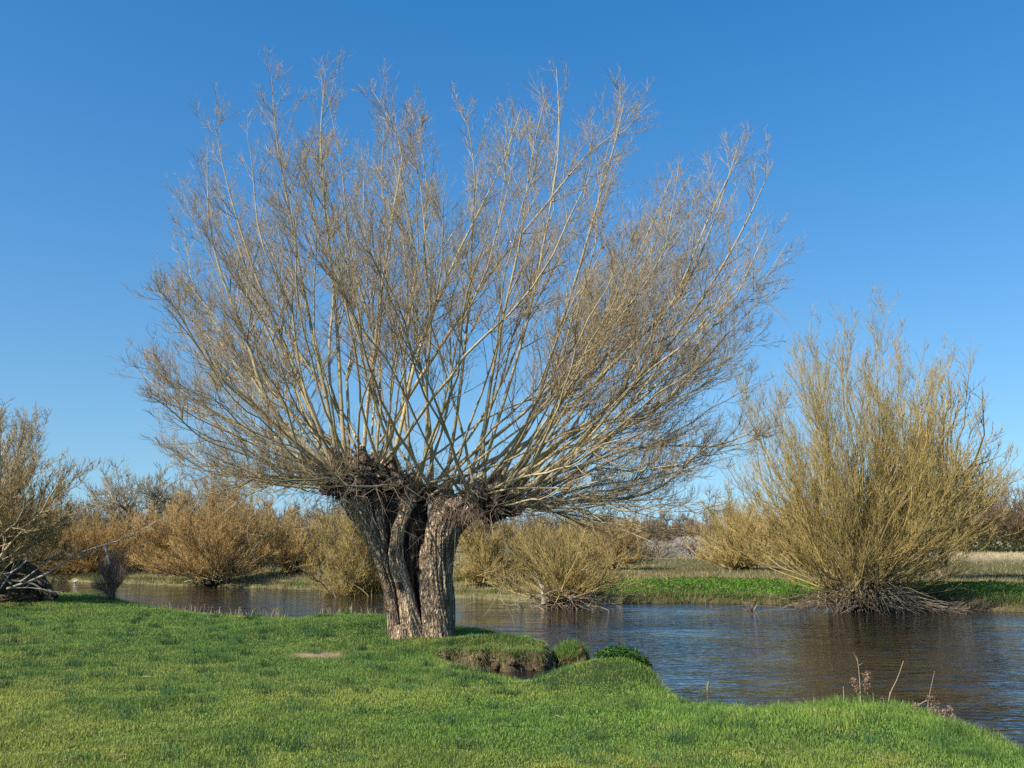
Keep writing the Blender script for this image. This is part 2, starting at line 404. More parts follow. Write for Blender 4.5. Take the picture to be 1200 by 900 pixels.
# water
mb = MB()
wx = np.array([-300, -60, 60, 300.]); wy = np.array([-5, 15, 35, 110.])
WX, WY = np.meshgrid(wx, wy); gi = np.arange(16).reshape(4, 4)
mb.add(np.stack([WX.ravel(), WY.ravel(), 0 * WX.ravel()], 1), q=np.stack([gi[:-1, :-1], gi[:-1, 1:], gi[1:, 1:], gi[1:, :-1]], -1).reshape(-1, 4), c=(.05, .04, .02))
mw = bpy.data.materials.new('river_water'); mw.use_nodes = True; t = mw.node_tree; N = t.nodes; L = t.links
b = N['Principled BSDF']; b.inputs['Base Color'].default_value = (.018, .015, .009, 1); b.inputs['Roughness'].default_value = .05
b.inputs['IOR'].default_value = 1.36
tc = N.new('ShaderNodeTexCoord')
def wave(scale, sx, sy, rot, detail=3):
    mp = N.new('ShaderNodeMapping'); mp.inputs['Scale'].default_value = (sx, sy, 1); mp.inputs['Rotation'].default_value = (0, 0, rot)
    nz = N.new('ShaderNodeTexNoise'); nz.inputs['Scale'].default_value = scale; nz.inputs['Detail'].default_value = detail; nz.inputs['Roughness'].default_value = .55
    nz.inputs['Distortion'].default_value = .4
    L.new(tc.outputs['Object'], mp.inputs[0]); L.new(mp.outputs[0], nz.inputs[0]); return nz.outputs[0]
def mth(op, a, b_):
    m = N.new('ShaderNodeMath'); m.operation = op
    for i, v in enumerate((a, b_)):
        if isinstance(v, (int, float)): m.inputs[i].default_value = v
        else: L.new(v, m.inputs[i])
    return m.outputs[0]
gust = wave(.16, .6, 1.0, .3, 3)
gm = N.new('ShaderNodeMapRange'); gm.inputs[1].default_value = .38; gm.inputs[2].default_value = .62; gm.inputs[3].default_value = .30; gm.inputs[4].default_value = 1.35
L.new(gust, gm.inputs[0])
hh = mth('ADD', mth('MULTIPLY', wave(2.1, .42, 1.0, R(7), 2), 2.5), mth('MULTIPLY', wave(6.5, .5, 1.0, R(-8), 2), .95))
hh = mth('MULTIPLY', hh, gm.outputs[0])
bp = N.new('ShaderNodeBump'); bp.inputs['Strength'].default_value = 1; bp.inputs['Distance'].default_value = .046
L.new(hh, bp.inputs['Height']); L.new(bp.outputs[0], b.inputs['Normal'])
wobj = mb.build('water', mw, smooth=False); tag(wobj, kind='structure')

# ------------------------------------------------------------------ the big pollard willow
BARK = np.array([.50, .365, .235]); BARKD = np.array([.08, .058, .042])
SHOOT = np.array([.385, .325, .20]); TWIGC = np.array([.335, .24, .125]); OCHRE = np.array([.42, .32, .10]); GREY = np.array([.36, .285, .175])
tz = float(height(TREE[0], TREE[1]))
willow = empty('pollard_willow', (TREE[0], TREE[1], tz), 'large bare pollarded willow with twin gnarled stems on the near grassy bank', 'tree')
wl = np.array([TREE[0], TREE[1], tz])
def pw(px, py, dy=0): return P(px, py, TY + dy)
S = TY / FPX                                  # metres per pixel at the tree
mb = MB()
# left stem: an outer rib and an inner rib
bigtube(mb, [pw(466, 758), pw(462, 735, .05), pw(456, 692, .05), pw(443, 650, 0), pw(431, 618, -.05), pw(412, 582, -.1)], [.15, .115, .105, .125, .135, .24], col=BARK, seed=1, twist=.5, ridge=.17, freq=4.5)
bigtube(mb, [pw(486, 760, -.1), pw(483, 735, -.1), pw(475, 692, -.05), pw(464, 655, -.05), pw(467, 624, -.05), pw(478, 594, -.05), pw(480, 565, 0)], [.21, .175, .13, .13, .115, .13, .22], col=BARK * 1.12, seed=2, twist=.9, ridge=.17, freq=4.5)
bigtube(mb, [pw(458, 700, .1), pw(450, 660, .1), pw(446, 625, .05), pw(442, 590, 0), pw(436, 556, 0)], [.08, .11, .12, .14, .20], col=BARK * .85, seed=3, twist=.4, ridge=.16, freq=4)
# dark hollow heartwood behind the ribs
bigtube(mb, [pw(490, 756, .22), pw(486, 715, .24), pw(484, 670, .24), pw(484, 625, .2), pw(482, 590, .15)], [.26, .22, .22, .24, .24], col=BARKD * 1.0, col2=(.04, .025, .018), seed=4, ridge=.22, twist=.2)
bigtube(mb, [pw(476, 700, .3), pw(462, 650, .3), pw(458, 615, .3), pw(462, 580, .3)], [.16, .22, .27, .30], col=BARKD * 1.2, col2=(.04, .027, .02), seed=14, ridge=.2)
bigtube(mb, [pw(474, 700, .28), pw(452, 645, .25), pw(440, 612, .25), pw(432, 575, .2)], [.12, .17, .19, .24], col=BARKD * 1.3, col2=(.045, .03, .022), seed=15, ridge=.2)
# thin strap of wood between, with a reddish inner face
bigtube(mb, [pw(489, 752, -.12), pw(488, 720, -.02), pw(483, 690, .0), pw(481, 655, .02)], [.07, .06, .045, .03], sides=40, col=(.20, .10, .06), seed=6, ridge=.2)
# right stem
bigtube(mb, [pw(512, 763, -.12), pw(513, 738, -.1), pw(511, 705, -.08), pw(511, 672, -.05), pw(513, 645, 0), pw(521, 618, 0), pw(541, 598, 0), pw(568, 585, 0)], [.27, .235, .245, .265, .29, .30, .29, .26], col=BARK, seed=7, twist=.5, sides=150, steps=260, ridge=.13, freq=6.0, lob=.16)
bigtube(mb, [pw(520, 758, .12), pw(522, 725, .14), pw(522, 700, .14), pw(519, 650, .12), pw(526, 618, .1)], [.17, .155, .15, .13, .14], col=BARK * .8, seed=8, twist=.3, ridge=.12)
# root flare
for a, b_, r in [((470, 752), (448, 762), .13), ((500, 760), (492, 770), .12), ((520, 758), (536, 762), .15), ((508, 762), (516, 773), .14), ((478, 756), (474, 768), .12)]:
    bigtube(mb, [pw(a[0], a[1] - 18, -.15), pw(a[0], a[1] - 5, -.22), pw(b_[0], b_[1] + 4, -.40)], [r, r * 1.1, r * .5], sides=48, steps=40, col=BARK, seed=int(a[0]))
trunk_o = mb.build('trunk', M_BARK, willow, loc=wl)
# knob scar and cut stub
mb = MB(); blob(mb, pw(461, 643, -.17), .055, 3, 24, .25, (.42, .36, .28), (1, 1, 1.2)); mb.build('burr', M_BARK, willow, loc=wl)
mb = MB(); blob(mb, pw(467, 686, -.20), .06, 5, 24, .35, (.24, .17, .12)); mb.build('burr', M_BARK, willow, loc=wl)
# pollard heads
HEADS = [(396, 566, -.12, .30), (408, 562, .1, .48), (436, 560, -.05, .40), (470, 572, .1, .32), (500, 580, .2, .27), (545, 590, .1, .27), (572, 592, -.08, .40), (594, 592, .12, .32)]
for i, (a, b_, dy, r) in enumerate(HEADS):
    mb = MB(); c = pw(a, b_, dy)
    blob(mb, c, r * .8, 40 + i, 44, .42, BARKD * 1.5, (1.1, 1, .8), 2.6)
    for k in range(7):
        d = nrm(rng.normal(size=3)); blob(mb, c + d * r * .75 * np.array([1.2, 1, .7]), r * rng.uniform(.28, .45), 60 + i * 9 + k, 18, .45, BARKD * rng.uniform(1.0, 2.6))
    for k in range(9):                                    # cut stubs
        d = nrm(rng.normal(size=3) + np.array([0, -.2, .35])); s0_ = c + d * r * .5; e = c + d * r * rng.uniform(.95, 1.35)
        bigtube(mb, [s0_, (s0_ + e) / 2, e], [.05, .045, .04], sides=14, steps=8, col=(.26, .17, .11), seed=k, ridge=.15)
    mb.build('pollard_head', M_BARK, willow, loc=wl)

EXPL = [  # limbs one can follow in the photo: pixel path, depth at tip, base radius
 ([(600, 560), (640, 505), (671, 474), (728, 417), (782, 363), (806, 330), (840, 250), (868, 160)], -.9, .065),
 ([(590, 572), (650, 522), (689, 495), (752, 441), (794, 390), (836, 330), (880, 250), (906, 190)], -1.2, .07),
 ([(605, 575), (650, 556), (680, 546), (740, 525), (785, 522), (863, 522), (905, 500)], -1.6, .045),
 ([(578, 588), (640, 588), (680, 588), (746, 582), (788, 561), (821, 528), (875, 510), (917, 468)], -1.8, .045),
 ([(600, 560), (650, 530), (728, 504), (770, 480), (806, 444), (850, 425), (892, 390)], .8, .045),
 ([(585, 565), (593, 549), (629, 471), (650, 402), (674, 330), (700, 240), (720, 170), (736, 100)], -.5, .06),
 ([(560, 575), (575, 520), (600, 440), (622, 360), (640, 270), (655, 170), (652, 80)], .6, .05),
 ([(570, 575), (566, 520), (575, 450), (590, 370), (610, 280), (622, 190), (640, 110)], -.8, .05),
 ([(520, 575), (530, 520), (540, 450), (548, 370), (553, 280), (556, 200), (545, 130)], .2, .05),
 ([(490, 570), (500, 520), (500, 450), (505, 370), (497, 290), (500, 210), (480, 120)], -.6, .05),
 ([(455, 560), (470, 500), (485, 430), (510, 360), (540, 290), (585, 200), (610, 130)], .9, .055),
 ([(425, 550), (430, 480), (440, 400), (450, 320), (462, 240), (470, 170), (436, 105)], -.3, .055),
 ([(405, 545), (400, 480), (396, 400), (388, 310), (378, 220), (376, 150), (382, 85)], .5, .06),
 ([(395, 545), (385, 480), (368, 400), (352, 320), (338, 240), (325, 170), (318, 85)], -.8, .055),
 ([(388, 545), (370, 490), (345, 430), (310, 350), (285, 280), (265, 210), (250, 140)], .3, .055),
 ([(400, 560), (355, 520), (325, 490), (305, 450), (290, 400), (262, 330), (245, 260), (243, 170)], -1.0, .07),
 ([(385, 550), (340, 515), (290, 470), (255, 440), (228, 400), (205, 360), (185, 340)], -1.2, .06),
 ([(375, 560), (330, 530), (270, 495), (225, 468), (195, 448), (172, 428)], -.5, .045),
 ([(380, 565), (330, 548), (280, 530), (235, 512), (200, 480), (172, 462)], -1.4, .035),
 ([(380, 572), (330, 568), (290, 560), (250, 555), (215, 535), (190, 515)], -1.0, .028),
 ([(440, 550), (470, 480), (520, 400), (575, 320), (640, 240), (690, 180), (760, 130)], 1.4, .055),
 ([(595, 575), (640, 500), (690, 420), (730, 340), (765, 260), (790, 200)], 1.6, .05),
 ([(600, 590), (660, 600), (720, 590), (790, 600), (850, 590)], -2.0, .022),
 ([(600, 590), (650, 600), (700, 610), (740, 625), (775, 640)], -1.2, .018),
]
def pxpath(pts, ytip, y0=0.0):
    n = len(pts); return np.array([pw(a, b_, y0 + (ytip - y0) * (i / (n - 1)) ** 1.2) for i, (a, b_) in enumerate(pts)])
ENV = [(262, 585), (215, 562), (180, 515), (155, 460), (148, 410), (158, 350), (200, 270), (228, 190), (250, 135), (300, 105), (318, 80), (350, 100), (385, 85), (430, 95), (480, 118), (545, 120), (600, 95), (650, 70), (700, 92), (740, 78),
       (765, 130), (800, 190), (862, 140), (905, 175), (918, 260), (912, 340), (905, 420), (900, 480), (860, 545), (830, 590)]
cen = np.array([490., 540.]); ENVA = cen + (np.array(ENV, float) - cen) * np.array([1.01, .945]); ENVL = np.concatenate([[0], np.cumsum(np.linalg.norm(np.diff(ENVA, axis=0), axis=1))])
shoots = []
for pts, yt, r in EXPL:
    shoots.append((catmull(pxpath(pts, yt), 16), r * .76))
NSH = 112
for i in range(NSH):
    u = rng.random() * ENVL[-1]; k = np.interp(u, ENVL, np.arange(len(ENV))); j = int(k); f = k - j
    e = ENVA[j] * (1 - f) + ENVA[min(j + 1, len(ENV) - 1)] * f
    s = 1 - 0.36 * rng.random() ** 1.5
    tip = cen + (e - cen) * s; dep = math.sqrt(max(0, 1 - s * s)) * 5.2 * (1 if rng.random() < .52 else -1)
    if i < 20: dep += rng.normal() * .6
    hs = [h for h in HEADS]; wts = np.array([math.exp(-abs((h[0] - 490) / 110 - (tip[0] - 520) / 330) * 2.2) for h in hs]); h = hs[rng.choice(len(hs), p=wts / wts.sum())]
    st_ = pw(h[0] + rng.normal() * 10, h[1] + rng.normal() * 6, h[2] + rng.normal() * .15)
    tp = P(tip[0], tip[1], TY + dep)
    Ln = np.linalg.norm(tp - st_)
    shoots.append((bez(st_[None], tp[None], 14, .52, .34, .07)[0], .006 + .0034 * Ln * rng.uniform(.5, 1.25)))
for i in range(26):      # lower skirts: right and left, drooping out then up
    right = i % 2 == 0
    h = HEADS[rng.choice([5, 6, 7])] if right else HEADS[rng.choice([0, 1, 2])]
    st_ = pw(h[0], h[1], h[2]); tip = (rng.uniform(670, 870), rng.uniform(520, 640)) if right else (rng.uniform(190, 330), rng.uniform(500, 605))
    tp = pw(tip[0], tip[1], rng.uniform(-2.5, 2.5))
    shoots.append((bez(st_[None], tp[None], 12, .6, -.2, .08)[0], rng.uniform(.012, .026)))
for k, (pth, r) in enumerate(shoots):
    mb = MB(); K = len(pth); tt = np.linspace(0, 1, K)
    pth = pth[None]; rad = (r * (1 - tt) ** .85 + .004)[None]
    hue = rng.random(); base_c = SHOOT * (1 - .35 * hue) + OCHRE * .35 * hue
    base_c = base_c * rng.uniform(.8, 1.15)
    tubes(mb, pth, rad, 8, base_c, .05)
    Lk = np.linalg.norm(np.diff(pth[0], axis=0), axis=1).sum()
    dens = Lk / 6.0
    low = k >= len(EXPL) + NSH
    p1, r1 = grow(pth, rad, int((15.5 if not low else 13) * dens) + 3, .34, .97, lambda L, t: L * (.055 + .25 * (1 - t)) + .18, (20, 56), .60, 7, .45, .0040, .0016, .045, power=.8)
    p2, r2 = grow(p1, r1, 6, .15, .98, lambda L, t: L * (.16 + .36 * (1 - t)) + .10, (18, 50), .45, 5, .55, .0027, .0013, .06)
    p3, r3 = grow(p2, r2, 3, .15, 1, lambda L, t: .10 + L * .38 * (1 - .5 * t), (18, 50), .35, 3, .7, .0021, .0011, .05)
    zz = np.clip((p2[:, 0, 2] - 4) / 6, 0, 1)[:, None]
    oc = np.clip(vn3(p2[:, 0, 0] * .8, p2[:, 0, 1] * .8, p2[:, 0, 2] * .6, 77) * 1.3, 0, 1)[:, None]
    tubes(mb, p1, r1, 4, SHOOT * .35 + TWIGC * .65, .15)
    tubes(mb, p2, r2, 3, (TWIGC * (1 - zz) + GREY * zz) * (1 - .5 * oc) + OCHRE * .5 * oc, .18)
    oc3 = np.repeat(oc, 3, 0); z3 = np.repeat(zz, 3, 0)
    tubes(mb, p3, r3, 3, (TWIGC * (1 - z3) + GREY * z3) * (1 - .5 * oc3) + OCHRE * .5 * oc3, .2)
    mb.build('branch', M_TWIG, willow, loc=wl)
# tangle of thin dead twigs round the heads
mb = MB(); st_ = []; en = []
for i in range(430):
    h = HEADS[rng.integers(len(HEADS))]; c = pw(*h[:3]); d = nrm(rng.normal(size=3) + np.array([0, -.5, .1])); s0_ = c + d * h[3] * .8
    L_ = rng.uniform(.2, 1.0) ** 1.3 * 1.9 * (1.15 if h[0] < 450 or h[0] > 560 else .8); e = s0_ + nrm(d + rng.normal(size=3) * .5 + np.array([np.sign(h[0] - 490) * .35, 0, rng.uniform(-.6, .75)])) * L_
    st_.append(s0_); en.append(e)
pp = bez(np.array(st_), np.array(en), 7, .5, -.1, .16)
rr = rng.uniform(.0035, .008, len(pp))[:, None] * (1 - np.linspace(0, .85, 7)[None])
tubes(mb, pp, rr, 4, np.array([.31, .23, .16]) * rng.uniform(.4, 1.5, (len(pp), 1)), .1)
p1, r1 = grow(pp, rr, 3, .3, 1, lambda L, t: .1 + .3 * L, (20, 70), .1, 4, .7, .0035, .002, .15)
tubes(mb, p1, r1, 3, np.array([.22, .16, .12]), .3)
tag(mb.build('twig_tangle', M_TWIG, willow, loc=wl), kind='stuff')
# knobbly necks that the limbs grow from
for i, (px_, py_, dy_) in enumerate([(398, 548, -.05), (412, 540, .1), (428, 536, -.15), (446, 544, .05), (462, 552, -.1), (384, 552, .0), (486, 566, .1), (520, 578, .05), (560, 572, -.1), (578, 568, .05), (596, 574, 0)]):
    mb = MB(); c_ = pw(px_, py_ + 22, dy_); e_ = pw(px_ + (px_ - 480) * .10, py_ - rng.uniform(4, 26), dy_ + rng.normal() * .1)
    bigtube(mb, [c_, (c_ + e_) / 2 + rng.normal(size=3) * .03, e_], [.20, .14, .055], sides=40, steps=40, col=BARK * rng.uniform(.6, 1.0), col2=BARK * .3, seed=90 + i, ridge=.2, lob=.4)
    mb.build('neck', M_BARK, willow, loc=wl)
# shaggy rootlets on top of the right stem
mb = MB(); c0 = [pw(rng.uniform(520, 572), rng.uniform(590, 606), -.30 + rng.normal() * .04) for _ in range(420)]
c0 = np.array(c0); e0 = c0 + np.stack([rng.normal(size=420) * .06, -rng.uniform(.0, .08, 420), -rng.uniform(.05, .30, 420)], 1)
pp = bez(c0, e0, 4, .3, .2, .2); tubes(mb, pp, np.full((420, 4), .006) * np.linspace(1, .3, 4), 3, (.22, .15, .10), .3)
tag(mb.build('rootlets', M_TWIG, willow, loc=wl), kind='stuff')

# small sawn stump at the foot
c = GN(481, 746) + np.array([0, -.35, 0]); c[2] = float(height(c[0], c[1]))
mb = MB(); bigtube(mb, [(0, 0, -.08), (0, 0, .06), (.01, 0, .17), (.01, 0, .18)], [.09, .075, .072, .07], sides=40, steps=30, col=(.34, .28, .20), seed=31, ridge=.12)
tag(mb.build('sawn_stump', M_DEAD, loc=(0, 0, 0)), 'short grey cut stump at the foot of the large willow', 'stump').location = tuple(c)

# ------------------------------------------------------------------ other trees and bushes
def spray(name, base, label, cat, H, W, n, col, tcol, D=None, low=.15, spread=.35, zc=.35, n1=12, n2=7, n3=0, r0=.035, tw=.006, flat=.35, rise=.45, lean=(0, 0), trunk=None, group=None, up=.4, stems_as_parts=False, pw_=1.2, bark=None):
    """multi-stemmed willow: stems fan out of a stool at the base into an ellipsoid crown"""
    base = np.array(base, float); D = D or W
    o = empty(name, base, label, cat, group)
    cz = base[2] + H * zc
    th = rng.uniform(0, 2 * PI, n); zz = rng.uniform(-(1 - low) * .8, 1, n); zz[: n // 3] = rng.uniform(.5, 1, n // 3)
    s = 1 - .38 * rng.random(n) ** pw_
    hr = np.sqrt(1 - np.where(zz < 0, .35, 1) * np.clip(zz, -1, 1) ** 2)
    up_h = H * (1 - zc); dn_h = H * (zc - low * .5)
    tips = np.stack([base[0] + lean[0] + W * hr * np.cos(th) * s, base[1] + lean[1] + D * hr * np.sin(th) * s, cz + np.where(zz > 0, up_h, dn_h) * zz * s], 1)
    tips[:, 2] = np.maximum(tips[:, 2], base[2] + .1 * H * rng.uniform(.5, 1.5, n))
    tz_ = 0 if trunk is None else trunk
    st_ = base + np.stack([rng.normal(size=n) * spread * .5, rng.normal(size=n) * spread * .5, tz_ + rng.uniform(0, .35 * spread + .1, n)], 1)
    K = 10; pth = bez(st_, tips, K, flat, rise, .07)
    rad = (r0 * rng.uniform(.5, 1.2, n))[:, None] * (1 - np.linspace(0, 1, K)) ** .8 + tw * .55
    col = np.array(col); tcol = np.array(tcol)
    mt = MB()
    if trunk:
        bigtube(mt, [base + (0, 0, -.2), base + (0, 0, trunk * .5), base + (0, 0, trunk)], [spread * .9, spread * .7, spread * .9], sides=48, steps=50, col=bark if bark is not None else BARK * .7, seed=int(abs(base[0] * 7)) + 2)
    blob(mt, base + (0, 0, tz_ + .0), min(spread * .85, .42), int(abs(base[0] * 9)), 26, .5, BARKD * 1.4, (1, 1, .7))
    mt.build('trunk', M_BARK, o, loc=base)
    def foliage(mbx, p, r):
        p1, r1 = grow(p, r, n1, .15, .97, lambda L, t: L * (.08 + .30 * (1 - t)) + .2, (12, 36), up, 6, .5, tw * 1.1, tw * .45, .05)
        p2, r2 = grow(p1, r1, n2, .1, .98, lambda L, t: L * (.18 + .38 * (1 - t)) + .1, (14, 42), up, 4, .6, tw * .9, tw * .4, .06)
        mixc = np.clip(.5 + .6 * vn3(p1[:, 0, 0] * .7, p1[:, 0, 1] * .7, p1[:, 0, 2] * .7, 5), 0, 1)[:, None]
        tubes(mbx, p, r, 6, col, .15); tubes(mbx, p1, r1, 3, col * (1 - mixc) + tcol * mixc, .15)
        m2 = np.repeat(mixc, n2, 0); tubes(mbx, p2, r2, 3, tcol * (.8 + .35 * m2), .18)
        if n3:
            p3, r3 = grow(p2, r2, n3, .2, 1, lambda L, t: L * .4 + .04, (18, 50), up, 3, .8, tw * .85, tw * .4, .08)
            tubes(mbx, p3, r3, 3, np.repeat(tcol * (.8 + .35 * m2), n3, 0), .2)
    if stems_as_parts:
        for i in range(n):
            mb = MB(); foliage(mb, pth[i:i + 1], rad[i:i + 1]); mb.build('branch', M_TWIG, o, loc=base)
    else:
        mb = MB(); foliage(mb, pth, rad); mb.build('crown', M_TWIG, o, loc=base)
    return o
def at_far(px, py, Y):
    p = P(px, py, Y); p[2] = float(height(p[0], p[1])); return p

OL = np.array([.385, .29, .105]); BRN = np.array([.39, .27, .10]); RUS = np.array([.385, .25, .09]); GRN = np.array([.22, .21, .12]); PALE = np.array([.30, .26, .19])
# right-hand willow on the far bank
b0 = at_far(1008, 710, 29.6); b0[2] = .05
rw = spray('riverside_willow', b0, 'tall olive many-stemmed willow rising from the water edge of the far bank', 'tree', 10.3, 4.8, 120, (.36, .275, .10), (.40, .295, .10), D=3.8, lean=(-.05, 0), low=.03, spread=.95, zc=.40, n1=12, n2=7, n3=2, r0=.034, tw=.0042, flat=.60, rise=.40, stems_as_parts=True, up=.55)
# drift of dead sticks round its foot
mb = MB(); n = 760; q_ = rng.normal(size=n); s_ = b0 + np.stack([q_ * .75, rng.normal(size=n) * .5 - .3, rng.uniform(.15, 1.25, n) * np.exp(-q_ ** 2 / 3)], 1)
e_ = s_ + np.stack([q_ * .45 + rng.normal(size=n) * .35, rng.normal(size=n) * .4 - .3, rng.uniform(-.9, .25, n)], 1); e_[:, 2] = np.maximum(e_[:, 2], -.08)
pp = bez(s_, e_, 5, .5, .3, .12); tubes(mb, pp, rng.uniform(.006, .016, n)[:, None] * np.linspace(1, .4, 5), 4, np.array([.26, .20, .135]) * rng.uniform(.3, 1.1, (n, 1)), .1)
tag(mb.build('dead_sticks', M_TWIG, rw, loc=b0), kind='stuff')
# the willow behind it with two bare stems
b1 = at_far(1098, 676, 40); 
o = empty('field_willow', b1, 'willow with two short bare stems behind the tall riverside one, at right', 'tree')
mb = MB()
def pf(px, py, dy=0, Y=40): return P(px, py, Y + dy)
bigtube(mb, [pf(1103, 678), pf(1103, 664), pf(1106, 650), pf(1106, 640)], [.26, .22, .21, .25], sides=48, steps=60, col=BARK * .6, seed=50)
bigtube(mb, [pf(1094, 676, .1), pf(1088, 662, .1), pf(1083, 648, .1), pf(1081, 638, .1)], [.18, .15, .15, .18], sides=40, steps=60, col=BARK * .6, seed=51)
mb.build('trunk', M_BARK, o, loc=b1)
mb = MB(); nn = 62
tx = rng.uniform(1020, 1195, nn); ty = 640 - rng.uniform(.05, 1, nn) ** .8 * (250 - (np.abs(tx - 1085) / 110) ** 2 * 110 - 20)
tips = np.array([pf(a_, b_, rng.normal() * 2) for a_, b_ in zip(tx, ty)]); st_ = np.array([pf(1104 if rng.random() < .6 else 1082, 640, rng.normal() * .1) for _ in range(nn)])
pth = bez(st_, tips, 10, .5, .4, .08); rad = rng.uniform(.03, .08, nn)[:, None] * (1 - np.linspace(0, 1, 10)) ** .8 + .004
tubes(mb, pth, rad, 6, OL * .9, .15)
p1, r1 = grow(pth, rad, 13, .15, .97, lambda L, t: L * (.08 + .26 * (1 - t)) + .12, (18, 45), .4, 5, .6, .009, .004, .1)
p2, r2 = grow(p1, r1, 8, .1, .98, lambda L, t: L * (.2 + .35 * (1 - t)) + .06, (18, 50), .4, 4, .7, .0075, .0035, .1)
tubes(mb, p1, r1, 3, OL * .8, .2); tubes(mb, p2, r2, 3, OL * .75 + GREY * .15, .2)
mb.build('crown', M_TWIG, o, loc=b1)
# leaning dark stem by the riverside willow
b2 = at_far(1046, 690, 33)
spray('stub_willow', b2, 'short dark willow trunk half hidden behind the foot of the tall riverside willow', 'tree', 3.6, 1.6, 20, OL * .8, OL * .7, trunk=1.4, spread=.32, n1=10, n2=6, tw=.008, low=.5, zc=.55)

# mid bush standing in the water
b3 = at_far(660, 706, 31.0); b3[2] = .0
mw_ = spray('bush_willow', b3, 'low spreading olive willow bush at the water behind the big willow, right of its trunk', 'bush', 3.0, 2.75, 62, OL * 1.05, OL * .95, D=1.8, low=.3, spread=.6, zc=.30, n1=10, n2=6, n3=0, r0=.022, tw=.006, flat=.5, rise=.4)
mb = MB(); n = 300; s_ = b3 + np.stack([rng.normal(size=n) * .8, rng.normal(size=n) * .4 - .3, rng.uniform(0, .5, n)], 1); e_ = s_ + np.stack([rng.normal(size=n) * .5, rng.normal(size=n) * .4 - .1, rng.uniform(-.45, .3, n)], 1)
pp = bez(s_, e_, 5, .5, .3, .12); tubes(mb, pp, rng.uniform(.007, .018, n)[:, None] * np.linspace(1, .4, 5), 4, np.array([.32, .25, .17]) * rng.uniform(.4, 1.2, (n, 1)), .1)
bigtube(mb, [P(638, 708, 30.6), P(636, 690, 30.7), P(628, 670, 30.8)], [.09, .08, .05], sides=20, steps=24, col=(.45, .38, .30), seed=4)
tag(mb.build('dead_sticks', M_TWIG, mw_, loc=b3), kind='stuff')

BUSH = [ # name px pybase Y toppy halfwidth(px) n col tcol label
 ('bush_willow', 420, 692, 37.5, 590, 62, 50, OL * .9, OL * .9, 'olive willow bush hanging over the far bank just left of the big trunk'),
 ('bush_willow', 345, 676, 46, 606, 42, 34, BRN, BRN * .95, 'rounded tawny bush behind the beige bank left of the big trunk'),
 ('bush_willow', 388, 672, 50, 598, 40, 34, OL * .85, OL * .8, 'olive bush behind the weathered post left of the big trunk'),
 ('bush_willow', 575, 690, 38, 604, 48, 44, OL, OL * .95, 'olive-tan willow bush directly right of the big trunk on the far bank'),
 ('bush_willow', 640, 685, 42, 610, 55, 44, OL * .9, OL * .9, 'olive bush behind the low bush standing in the water'),
 ('bush_willow', 715, 668, 52, 607, 55, 44, OL * .85, BRN * .9, 'brownish bush behind the far bank between the water bush and the blossom'),
 ('pollard_bush', 250, 686, 44.0, 578, 76, 66, GRN * 1.1, RUS * 1.08, 'russet-brown low willow with pale stems leaning over the river at left'),
 ('bush_willow', 205, 684, 48.5, 586, 66, 56, RUS * .95, RUS * 1.0, 'dense russet bush left of the low pale-stemmed willow'),
 ('bush_willow', 112, 683, 50, 600, 66, 54, RUS * .85, RUS * .92, 'brown bush behind the small dark shrub on the left'),
 ('bush_willow', 55, 682, 51, 594, 60, 54, BRN * .8, BRN * .8, 'brown bush behind the broken leaning limb at far left'),
 ('bush_willow', -5, 682, 52, 600, 60, 44, BRN * .75, BRN * .75, 'brown bush behind the split willow at the left edge'),
 ('bush_willow', 305, 678, 53, 592, 50, 44, BRN * .9, BRN * .9, 'brown bush behind and right of the low pale-stemmed willow'),
 ('bush_willow', 870, 668, 52, 584, 62, 54, OL * 1.05, OL * .98, 'yellow-olive bush just left of the tall riverside willow'),
 ('bush_willow', 935, 668, 58, 590, 50, 44, OL * .95, OL * .92, 'olive bush behind the left half of the tall riverside willow'),
]
for nm, px, pb, Yd, pt, hw, n, c1, c2, lb in BUSH:
    b_ = at_far(px, pb, Yd); Hh = P(px, pt, Yd)[2] - b_[2]; W_ = hw * Yd / FPX
    spray(nm, b_, lb, 'bush', Hh * (1.06 if px < 235 else 1.2), W_ * 1.15, int(n * 1.3), c1 * .95, c2 * 1.15, low=.03, spread=.9, zc=.28, n1=12, n2=8, n3=1, r0=.026, tw=.006 * (Yd / 45) + .0012, flat=.5, rise=.42, up=.45, pw_=.8)

# pale upright trees far left
for px, Yd, pt, hw, lb in [(212, 72, 566, 36, 'pale grey upright tree behind the bushes, left of a similar one'), (258, 74, 548, 40, 'pale grey upright tree behind the low pale-stemmed willow'), (40, 70, 585, 30, 'thin grey tree behind the bushes at far left')]:
    b_ = at_far(px, 655, Yd); Hh = P(px, pt, Yd)[2] - b_[2]
    spray('distant_tree', b_, lb, 'tree', Hh * 1.1, hw * Yd / FPX, 54, PALE, PALE * .95 + .01, low=.2, spread=.4, zc=.45, trunk=Hh * .15, n1=10, n2=7, n3=1, r0=.05, tw=.0095, flat=.25, rise=.5, up=.8)
